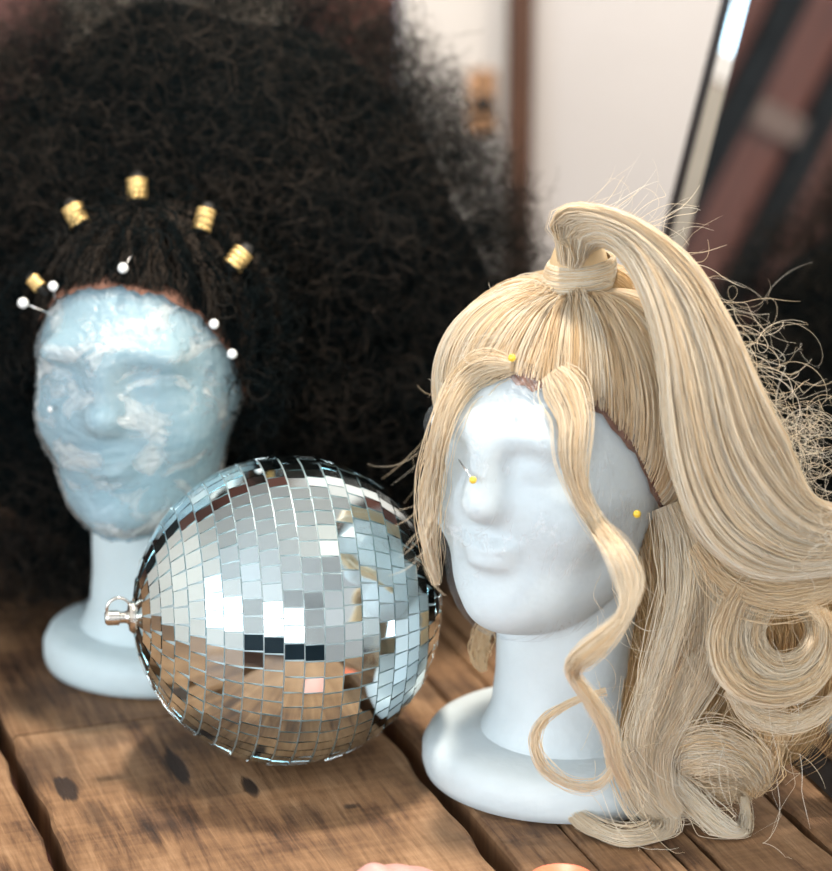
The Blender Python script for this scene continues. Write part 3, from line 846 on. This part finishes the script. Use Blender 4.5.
# ------------------------------------------------------------------ afro wig
afro = thing('afro_wig', BL + np.array([0, .05, .2]), 'huge round black afro wig with gold cuffs on the head behind the mirrored ball', 'wig')
HUP[0] = .15
lb = cap_mesh('lace_cap', BL, BYAW, .0030, M['lace'], afro, .05, amp=.03); lb['label'] = 'orange brown lace edge above the forehead'
AC = P(207, 300, 1.75)
def afro_surface(D, ryf=.150):
    """distance from AC to the wig's surface along unit directions"""
    rx = .205; ry = np.where(D[..., 1] < 0, ryf, .10)
    rz = np.where(D[..., 2] > 0, .222, .186)
    e = np.where(D[..., 2] > 0, 2.25, 3.6)
    r = (np.abs(D[..., 0] / rx) ** e + np.abs(D[..., 1] / ry) ** e + np.abs(D[..., 2] / rz) ** e) ** (-1 / e)
    rg = np.random.default_rng(21); n = np.zeros(D.shape[:-1])
    for _ in range(24):
        k = rg.normal(0, 5.5, 3); n += np.sin(D @ k + rg.uniform(0, 6.28))
    trim = 1 - .10 * np.clip(-D[..., 0] - .2, 0, .6) * np.clip(D[..., 2] - .2, 0, .6) / .36
    return r * trim * (1 + .016 * n / 1.8)
def rand_dirs(N, rng):
    d = rng.normal(0, 1, (N, 3)); return d / np.linalg.norm(d, axis=1, keepdims=True)
n, m = 96, 64
az = np.linspace(0, 2 * PI, n, endpoint=False); el = np.linspace(-PI / 2 + .02, PI / 2 - .02, m)
E_, A_ = np.meshgrid(el, az, indexing='ij'); D = dir_ae(A_, E_)
pts = AC + D * (afro_surface(D, .068) * .88)[..., None]; pts[..., 2] = np.maximum(pts[..., 2], .004)
me = quads_mesh('afro_heart', pts.reshape(-1, 3) - np.array(total_loc(afro)), revolve_grid(m, n), tone=np.full(n * m, .1))

def curls(N, K, rng, lo, hi, size, length, facing=None):
    D = rand_dirs(N * 2, rng)
    D = D[(D[:, 1] < .35)][:N]; N = len(D)
    f = lo + (hi - lo) * rng.beta(1.6, 1.5, N)
    c = AC + D * (afro_surface(D) * f)[:, None]
    lp = inv_xf(c, BL, BYAW) - HC                       # keep the face and the combed front free
    la = np.abs(np.arctan2(lp[:, 0], -lp[:, 1])); le = np.arctan2(lp[:, 2], np.hypot(lp[:, 0], lp[:, 1]))
    lim = np.interp(le, np.radians([-90, -45, -20, 15, 40, 62, 75]), np.radians([86, 78, 66, 60, 60, 48, 0]))
    ok = la > lim + rng.normal(0, .05, N)
    c, D, f = c[ok], D[ok], f[ok]; N = len(c)
    ax = D * .8 + rng.normal(0, .6, (N, 3)); ax /= np.linalg.norm(ax, axis=1, keepdims=True)
    t = np.cross(ax, rng.normal(0, 1, (N, 3))); t /= np.linalg.norm(t, axis=1, keepdims=True); b = np.cross(ax, t)
    s = np.linspace(0, 1, K)[None]
    rad = rng.uniform(*size, (N, 1)) * (.6 + .6 * s); ln = rng.uniform(*length, (N, 1)); tu = rng.uniform(.7, 2.2, (N, 1)); ph = rng.uniform(0, 6.28, (N, 1))
    w = 2 * PI * tu * s + ph
    p = c[:, None] + ax[:, None] * (ln * (s - .5))[..., None] + t[:, None] * (rad * np.cos(w))[..., None] + b[:, None] * (rad * np.sin(w))[..., None]
    p += np.stack([wob(N, K, .0015, 1.5, rng) for _ in range(3)], -1)
    p[..., 2] = np.maximum(p[..., 2], .003)
    return p, D, f
rg = np.random.default_rng(3)
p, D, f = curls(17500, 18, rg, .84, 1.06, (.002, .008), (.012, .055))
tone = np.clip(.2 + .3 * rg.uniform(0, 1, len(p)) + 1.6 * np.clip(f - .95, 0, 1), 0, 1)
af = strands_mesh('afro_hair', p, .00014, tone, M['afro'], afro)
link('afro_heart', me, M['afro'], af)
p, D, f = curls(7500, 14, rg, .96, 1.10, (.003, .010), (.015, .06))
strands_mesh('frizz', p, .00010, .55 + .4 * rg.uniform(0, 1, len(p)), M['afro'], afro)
# combed hair between the forehead and the cuffs
cap_mesh('under_hair', BL, BYAW, .0045, M['afro'], afro, -.06, .4)
p, t = meridian_hair(BL, BYAW, 3800, 24, rg, (.003, .012, .009), clumps=120, top=1.45, spread=.035, frizz=.05, start=-.02)
p += np.stack([wob(len(p), 24, .0011, 3.0, rg) for _ in range(3)], -1)
hl = strands_mesh('hairline_hair', p, .00024, .35 + .6 * t, M['afro'], afro)
# short coils over the combed crown and beside the face, where it runs into the afro
N = 4800
az = rg.uniform(-PI, PI, N); el = np.arcsin(rg.uniform(math.sin(math.radians(-45)), 1, N))
ok = (el > np.radians(57) + rg.normal(0, .10, N)) | ((np.abs(az) > np.interp(el, np.radians([-45, -10, 30, 60]), np.radians([74, 66, 56, 40])) + rg.normal(0, .05, N)) & (np.abs(az) < 2.2))
az, el = az[ok], el[ok]; N = len(az)
Dl = dir_ae(az, el); c = HC + Dl * (march(Dl, lambda q: head_sdf(q, True)) + .004 + rg.uniform(0, 1, N) * .022)[:, None]
c = xf(c, BL, BYAW); K = 16; sl = np.linspace(0, 1, K)[None]
ax = rg.normal(0, 1, (N, 3)); ax /= np.linalg.norm(ax, axis=1, keepdims=True); tt = np.cross(ax, rg.normal(0, 1, (N, 3))); tt /= np.linalg.norm(tt, axis=1, keepdims=True); bb = np.cross(ax, tt)
w = 2 * PI * rg.uniform(.7, 2, (N, 1)) * sl + rg.uniform(0, 6.28, (N, 1)); ra = rg.uniform(.003, .007, (N, 1))
p = c[:, None] + ax[:, None] * (rg.uniform(.01, .03, (N, 1)) * (sl - .5))[..., None] + tt[:, None] * (ra * np.cos(w))[..., None] + bb[:, None] * (ra * np.sin(w))[..., None]
strands_mesh('coils', p, .00024, .1 + .55 * rg.uniform(0, 1, N), M['afro'], hl)

# gold cuffs on the afro
def cuff(px, py, d, tilt, size, label):
    c = P(px, py, d)
    ax = RIGHT * math.sin(tilt) + UPV * math.cos(tilt) + FWD * .15
    ro, h = size
    base = c - ax / np.linalg.norm(ax) * h / 2
    t = thing('hair_cuff', c, label, 'hair cuff', 'gold cuffs on the afro wig')
    prof = [(ro * .8, 0), (ro, 0)]
    for k in range(7): prof.append((ro * (1.05 if k % 2 == 0 else .97), h * (k + .5) / 7))
    prof += [(ro, h), (ro * .8, h)]
    MB().lathe(prof, base, ax, 24, closed=True).build('band', M['gold'], t, smooth=False)
    MB().tube([base - ax * .004 + FWD * .006, base + ax * h * .2, base + ax * h * .8, base + ax * (h + .001) + FWD * .003, base + ax * (h + .003) + FWD * .016], [ro * .5, ro * .78, ro * .78, ro * .7, ro * .4], 12).build('threaded_hair', M['afro_plain'], t, smooth=True)
    return t
M['afro_plain'] = principled('black_hair_plain', (0.014, 0.014, 0.013), 0.5, bump_amt=.6, bump_scale=900)
cuff(137, 190, depth_on(137, 190, BL, BYAW, .022), -.03, (.0063, .0128), 'gold hair cuff at the top of the arc, above the forehead centre')
cuff(76, 216, depth_on(76, 216, BL, BYAW, .022), -.45, (.0063, .0128), 'gold hair cuff tilted left, above the left temple of the film wrapped face')
cuff(204, 220, depth_on(204, 220, BL, BYAW, .022), .25, (.0056, .0130), 'slimmer gold hair cuff right of the topmost cuff on the afro')
cuff(238, 259, depth_on(238, 259, BL, BYAW, .022), .65, (.0062, .0115), 'lowest gold cuff on the right of the afro hairline, strongly tilted')
cuff(36, 283, depth_on(36, 283, BL, BYAW, .02) + .012, -.75, (.0042, .0075), 'small dark gold cuff beside the white pins at far left')

# ------------------------------------------------------------------ pins
def pin(px, py, depth, tip, r, mat, label, group, tear=False):
    c = P(px, py, depth)
    t = thing('dressmaker_pin', c, label, 'pin', group)
    dv = np.array(tip) - c; dn = dv / np.linalg.norm(dv)
    h = MB()
    if tear: h.lathe([(r * .25, -r * .9), (r * .75, -r * .6), (r, 0), (r * .85, r * .6), (r * .45, r * 1.7), (r * .2, r * 2.1)], c, dn, 16)
    else: h.ball(c, r)
    h.build('pin_head', mat, t, smooth=True)
    MB().tube([c + dn * r * .6, np.array(tip)], .0005, 6).build('shaft', M['steel'], t, smooth=True)
    return t
yg, wg = 'yellow headed pins on the blonde wig head', 'white headed pins on the afro wig head'
d = depth_on(512, 358, FL, FYAW, .015)
pin(512, 358, d, P(516, 366, d + .02), .0021, M['yellow'], 'yellow headed pin at the middle of the blonde hairline', yg)
d = depth_on(473, 480, FL, FYAW, .003)
pin(473, 480, d, HF(459, 460, .0006), .0020, M['yellow'], 'yellow headed pin lying on the film at the eye of the nearer face', yg)
d = depth_on(637, 514, FL, FYAW, .014)
pin(637, 514, d, P(640, 518, d + .022), .0021, M['yellow'], 'yellow headed pin beside the ear under the blonde side hair', yg)
d = depth_on(123, 268, BL, BYAW, .011)
pin(123, 268, d, P(136, 250, d + .012), .0031, M['pearl'], 'white headed pin at the centre of the afro hairline', wg)
d = depth_on(60, 300, BL, BYAW, .006)
pin(53, 286, d - .004, P(55, 300, d + .012), .0030, M['pearl'], 'teardrop shaped white pin standing at the left temple of the farther face', wg, True)
pin(23, 303, d + .004, P(49, 313, d + .006), .0032, M['pearl'], 'white headed pin sticking out furthest left with its bare shaft showing', wg)
d = depth_on(214, 324, BL, BYAW, .012)
pin(214, 324, d, P(208, 326, d + .02), .0029, M['pearl'], 'upper white pin at the right temple of the farther face', wg)
d = depth_on(226, 354, BL, BYAW, .012)
pin(232, 354, d, P(222, 356, d + .02), .0029, M['pearl'], 'lower white pin at the right temple of the farther face', wg)
d = depth_on(51, 409, BL, BYAW, .002)
pin(51, 409, d, P(54, 410, d + .012), .0020, M['pearl'], 'tiny white pin in the left cheek of the farther face', wg)

# ------------------------------------------------------------------ mirrored ball
def disco():
    R = .0863
    d = (CAM_H - R) / (SP + (610 - CY) / F_PX * CP)
    c = P(287, 610, d)
    root = thing('mirror_ball', (c[0], c[1], 0), 'silver mirror ball lying on its side between the two wig heads', 'mirror ball')
    axis = -RIGHT * .97 - UPV * .03 - FWD * .215; axis /= np.linalg.norm(axis)
    a = Vector(axis); t = a.orthogonal().normalized(); b = a.cross(t)
    rng = random.Random(4)
    cv = Vector(c)
    core = MB()
    core.ball(c, R - .0013, 64, 40)
    core.build('core', M['grout'], root, smooth=True)
    mb = MB()
    nr = 25; step = PI / nr
    for i in range(nr):
        lat = -PI / 2 + step * (i + .5)
        rr = R * math.cos(lat)
        n = max(5, int(round(2 * PI * rr / .0094)))
        if i in (0, nr - 1): continue
        ph = rng.uniform(0, 1)
        for k in range(n):
            w = 2 * PI * (k + ph) / n
            radial = (t * math.cos(w) + b * math.sin(w))
            nrm = radial * math.cos(lat) + a * math.sin(lat)
            ew = a.cross(radial).normalized(); ns = nrm.cross(ew)
            # small setting error of each tile
            jx, jy = rng.gauss(0, .016), rng.gauss(0, .016)
            nn = (nrm + ew * jx + ns * jy).normalized()
            e2 = (ew - nn * ew.dot(nn)).normalized(); n2 = nn.cross(e2)
            spin = rng.gauss(0, .02)
            e3 = e2 * math.cos(spin) + n2 * math.sin(spin); n3 = nn.cross(e3)
            hw = min(.0094 * .5, PI * rr / n) - .00045
            lo_w = min(hw, PI * R * math.cos(abs(lat) + step * .5 * .9) / n - .0002)
            hh = R * step * .5 - .00040
            cc = cv + nrm * (R - .0004)
            top = []
            for (sx, sy) in ((-1, -1), (1, -1), (1, 1), (-1, 1)):
                wide = hw if sy * (1 if lat < 0 else -1) > 0 else lo_w
                wide = max(wide, .001)
                top.append(cc + e3 * (sx * wide) + n3 * (sy * hh))
            bot = [p - nn * .0011 for p in top]
            mb.add(top + bot, [(0, 1, 2, 3), (4, 7, 6, 5), (0, 4, 5, 1), (1, 5, 6, 2), (2, 6, 7, 3), (3, 7, 4, 0)])
    mb.build('mirror_tiles', M['tile'], root)
    pole = c + axis * (R - .001)
    MB().lathe([(.009, -.002), (.009, .0015), (.0075, .003), (.004, .0035), (.0032, .005), (.0032, .008), (.0042, .0085), (.0042, .0145), (.003, .016)], pole, axis, 24).build('end_cap', M['chrome'], root, smooth=False)
    e = pole + axis * .012
    rc = e + (UPV * .75 - FWD * .1 + RIGHT * .55) * .0065
    u1 = (rc - e) / np.linalg.norm(rc - e); u2 = np.cross(u1, axis * .3 - FWD * .8); u2 /= np.linalg.norm(u2)
    u2 = u2 * .8 + FWD * .45; u2 -= u1 * (u2 @ u1); u2 /= np.linalg.norm(u2)
    MB().tube([rc + (u1 * math.cos(w) + u2 * math.sin(w)) * .0065 for w in np.linspace(0, 2 * PI, 41)[:-1]], .0009, 8, closed=True).build('hanging_ring', M['chrome'], root, smooth=True)
    return c
BALL = disco()

# ------------------------------------------------------------------ leaning mirror
def mirror():
    a0 = G(579, 563); a1 = G(832, 804)
    u = (a1 - a0) / np.linalg.norm(a1 - a0)                 # along the bottom edge, towards the camera
    nh = np.array([-abs(u[1]), -abs(u[0]), 0.0]); nh /= np.linalg.norm(nh)
    if abs(nh @ u) > .01: nh = np.array([u[1], -u[0], 0]); nh = nh if nh[0] < 0 else -nh
    # lean: the far edge must run through pixel (720, 0)
    best = None
    for k in range(60):
        ph = math.radians(4 + k * .4); up = -nh * math.sin(ph) + np.array([0, 0, 1]) * math.cos(ph)
        for l in np.linspace(.2, .7, 120):
            q = a0 + up * l - CAM; dd = q @ FWD
            e = (q @ RIGHT / dd * F_PX + CX - 722) ** 2 + (CY - q @ UPV / dd * F_PX - 0) ** 2
            if best is None or e < best[0]: best = (e, ph)
    ph = best[1]
    up = -nh * math.sin(ph) + np.array([0, 0, 1]) * math.cos(ph); nrm = nh * math.cos(ph) + np.array([0, 0, 1]) * math.sin(ph)
    if nrm @ nh < 0: nrm = -nrm
    root = thing('leaning_mirror', a0, 'tall frameless mirror with slanted glass edges leaning behind the blonde wig at the right', 'mirror')
    Wd, Hh, bv, ed = .62, .72, .034, .018
    def pt(s, h, n): return a0 + u * s + up * h + nrm * n + np.array([0, 0, .003])
    MB().add([pt(s, h, n) for n in (-.012, 0) for (s, h) in ((0, 0), (Wd, 0), (Wd, Hh), (0, Hh))],
             [(3, 2, 1, 0), (4, 5, 6, 7), (0, 1, 5, 4), (1, 2, 6, 5), (2, 3, 7, 6), (3, 0, 4, 7)]).build('backing_board', M['dark_edge'], root)
    lo, hi = ed, ed + bv
    tb = .0009; tf = tb + bv * math.tan(math.radians(7))
    outer = [pt(s, h, tb) for (s, h) in ((lo, lo), (Wd - lo, lo), (Wd - lo, Hh - lo), (lo, Hh - lo))]
    inner = [pt(s, h, tf) for (s, h) in ((hi, hi), (Wd - hi, hi), (Wd - hi, Hh - hi), (hi, Hh - hi))]
    MB().add(outer + inner, [(0, 1, 5, 4), (1, 2, 6, 5), (2, 3, 7, 6), (3, 0, 4, 7)]).build('bevel', M['mirror_glass'], root)
    MB().add(inner, [(0, 1, 2, 3)]).build('glass', M['mirror_glass'], root)
    return a0, u, nrm, ph
MIR = mirror()

def keep_clear(root, a0, n, margin):
    for o in [c for c in bpy.data.objects if c.type == 'MESH' and c.parent is not None and (c.parent == root or c.parent.parent == root)]:
        m_ = len(o.data.vertices); co = np.empty(m_ * 3, np.float32); o.data.vertices.foreach_get('co', co)
        co = co.reshape(-1, 3); d_ = (co + np.array(total_loc(o)) - a0) @ n
        push = np.clip(margin - d_, 0, None)
        if push.max() > 0:
            co += (push[:, None] * n[None]).astype(np.float32); o.data.vertices.foreach_set('co', co.ravel()); o.data.update()
keep_clear(blonde, MIR[0], MIR[2], .012)

# ------------------------------------------------------------------ things at the lower edge of the photograph
def crumple():
    c = G(398, 884, .008)
    t = tag(bpy.data.objects.new('fabric_scrap', None), 'folded pale pink scrap of satin peeking in at the bottom edge', 'fabric')
    COL.objects.link(t); t.location = (float(c[0]), float(c[1]), 0)
    rng = np.random.default_rng(8); n = 40
    g = np.linspace(-1, 1, n); X, Y = np.meshgrid(g, g, indexing='ij')
    r = np.sqrt(X ** 2 + (Y * 1.0) ** 2)
    Z = .013 * np.clip(1 - r ** 2.2, 0, 1) + .002 * np.abs(np.sin(X * 7 + Y * 4)) * np.clip(1 - r, 0, 1) + .004 * np.exp(-((X + .45) ** 2 + (Y - .2) ** 2) / .06)
    pts = np.stack([c[0] + X * .034, c[1] + Y * .028, .0006 + Z], -1).reshape(-1, 3)
    i, j = np.meshgrid(np.arange(n - 1), np.arange(n - 1), indexing='ij')
    q = np.stack([i * n + j, (i + 1) * n + j, (i + 1) * n + j + 1, i * n + j + 1], -1).reshape(-1, 4)
    ok = (r.reshape(-1)[q] < 1.02).all(1)
    o = link('folded_cloth', quads_mesh('folded_cloth', pts - np.array(total_loc(t)), q[ok]), M['pink'], t)
    s = o.modifiers.new('solid', 'SOLIDIFY'); s.thickness = .0005; s.offset = 1
crumple()
c = G(562, 886, .004)
t = thing('lacquer_dish', (c[0], c[1], 0), 'orange red lacquered dish just showing at the bottom edge under the foam base', 'dish')
MB().lathe([(.008, 0), (.010, .0015), (.014, .004), (.0165, .0085), (.0158, .0085), (.0125, .0048), (.004, .003)], (c[0], c[1], 0), n=36).build('bowl', M['orange'], t, smooth=True)

# ------------------------------------------------------------------ the room
YB = 2.55; XL, XR = -1.75, 1.9; YF = -1.9; ZF, ZC = -.75, 1.75
def wallbox(name, lo, hi, mat):
    o = MB().box(lo, hi).build(name, mat); return struct(o)
wallbox('floor', (XL, YF, ZF - .05), (XR, YB, ZF), M['post_wood'])
wallbox('ceiling', (XL, YF, ZC), (XR, YB, ZC + .05), M['ceiling'])
def bx(px, d=YB):      # x of a pixel column where its ray meets the back wall, row 100
    r = ray(px, 100); return float((CAM + r * (YB / r[1]))[0])
def bz(py):
    r = ray(480, py); return float((CAM + r * (YB / r[1]))[2])
x_door0, x_door1, x_post0, x_post1 = bx(400), bx(507), bx(508), bx(531)
wallbox('wall_back_right', (x_post1, YB, ZF), (XR, YB + .08, ZC), M['white_paint'])
wallbox('trim_1', (x_post0, YB - .03, ZF), (x_post1, YB + .08, ZC), M['post_wood'])
door = struct(MB().box((x_door0, YB + .005, ZF), (x_door1, YB + .05, ZC)).build('door_1', M['door_paint'], bevel=.003))
lx, lz = bx(484), bz(103)
MB().box((lx - .016, YB - .001, lz - .032), (lx + .012, YB + .006, lz + .032)).build('lock_plate', M['rust'], door, bevel=.003)
MB().lathe([(.010, 0), (.010, .004), (.007, .006)], (lx - .001, YB - .0005, lz), (0, -1, 0), 20).build('keyhole_boss', M['hole'], door, smooth=True)
for i, (xa, xb) in enumerate([(-1.30, -1.19), (-.735, -.690), (-.615, -.572)]):
    wallbox('trim_%d' % (i + 2), (xa, YB - .008, ZF), (xb, YB, ZC), M['dark_wood'])
wallbox('wall_right', (XR, YF, ZF), (XR + .05, YB, ZC), M['white_paint'])
# left wall with a window opening, front wall with two windows behind the camera
def wall_with_openings(name, axis_pos, thick, u0, u1, openings, axis, mat):
    mb = MB(); us = sorted({u0, u1, *[o[0] for o in openings], *[o[1] for o in openings]})
    for a, b in zip(us[:-1], us[1:]):
        op = [o for o in openings if o[0] <= a + 1e-6 and o[1] >= b - 1e-6]
        zs = [(ZF, ZC)] if not op else [(ZF, op[0][2]), (op[0][3], ZC)]
        for z0, z1 in zs:
            if axis == 'x': mb.box((axis_pos, a, z0), (axis_pos + thick, b, z1))
            else: mb.box((a, axis_pos, z0), (b, axis_pos + thick, z1))
    return struct(mb.build(name, mat))
WB = (-.335, -.12, .31, 1.25)
wall_with_openings('wall_back', YB, .08, XL, x_door0 - .002, [WB], 'y', M['red_wood'])
wallbox('trim_7', (WB[0], YB - .006, 0.0), (WB[1], YB - .0005, WB[2] - .002), M['beige'])  # unseen board added so the mirror's slanted edge reflects beige
wallbox('trim_5', (-.69, YB - .012, .345), (-.615, YB - .001, .375), M['rail'])
WL = (-1.1, .5, .05, 1.35); WF1 = (-1.35, -.25, .05, 1.45); WF2 = (.35, 1.25, .05, 1.45)
wall_with_openings('wall_left', XL - .06, .06, YF, YB, [WL], 'x', M['room_paint'])
wall_with_openings('wall_front', YF - .06, .06, XL, XR, [WF1, WF2], 'y', M['room_paint'])
def window(k, axis, pos, o):
    mb = MB(); w = .03
    def bar(a0, a1, z0, z1):
        if axis == 'x': mb.box((pos - .045, a0, z0), (pos - .01, a1, z1))
        else: mb.box((a0, pos - .045, z0), (a1, pos - .01, z1))
    a0, a1, z0, z1 = o
    bar(a0, a0 + w, z0, z1); bar(a1 - w, a1, z0, z1); bar(a0, a1, z0, z0 + w); bar(a0, a1, z1 - w, z1)
    m = (a0 + a1) / 2; bar(m - w / 2, m + w / 2, z0, z1); h = (z0 + z1) / 2 + .1; bar(a0, a1, h - w / 2, h + w / 2)
    struct(mb.build('window_%d' % k, M['door_paint']))
wallbox('trim_6', (XL, YF, ZF), (XR, YF + .03, .03), M['navy'])  # unseen panel added to give the ball a dark row to reflect
window(1, 'x', XL, WL); window(2, 'y', YF, WF1); window(3, 'y', YF, WF2); window(4, 'y', YB + .07, WB)

# ------------------------------------------------------------------ light
def area(name, loc, target, sx, sy, power, color, shape='RECTANGLE'):
    l = bpy.data.lights.new(name, 'AREA'); l.shape = shape; l.size = sx; l.size_y = sy; l.energy = power; l.color = color
    o = bpy.data.objects.new(name, l); COL.objects.link(o); o.location = loc
    o.rotation_euler = (Vector(target) - Vector(loc)).to_track_quat('-Z', 'Y').to_euler()
    return o
area('ceiling_lamp_light', (float(BALL[0]) + .02, float(BALL[1]) + .24, 1.70), (float(BALL[0]) + .02, float(BALL[1]) + .24, 0), .16, .16, 25, (1.0, .90, .78), 'DISK')
zm = (WL[2] + WL[3]) / 2
area('warm_lamp_light', (1.25, .75, 1.5), (.16, 1.36, .2), .28, .28, 20, (1.0, .88, .72), 'DISK')
area('window_light_back', (-.228, YB + .09, .78), (-.228, 0, .78), .215, .94, 1.5, (.50, .80, 1.0))
area('window_light_left', (XL - .07, (WL[0] + WL[1]) / 2, zm), (0, 1.2, .1), 1.5, 1.25, 24, (.86, .94, 1.0))
area('window_light_front', (-.8, YF - .07, .75), (-.8, 0, .75), 1.1, 1.4, 26, (1.0, .985, .96))
area('window_light_front', (.8, YF - .07, .75), (.8, 0, .75), .9, 1.4, 15, (1.0, .98, .96))
w = bpy.data.worlds.new('world'); SC.world = w; w.use_nodes = True
bg = w.node_tree.nodes['Background']; bg.inputs['Color'].default_value = (.62, .80, 1.0, 1); bg.inputs['Strength'].default_value = .8

SC.cycles.caustics_reflective = True
SC.cycles.max_bounces = 10; SC.cycles.transparent_max_bounces = 12
SC.cycles.sample_clamp_indirect = 6.0
vs = SC.view_settings
vs.view_transform = 'Standard'; vs.look = 'None'; vs.gamma = 1.0; vs.exposure = 0.52; vs.use_curve_mapping = False
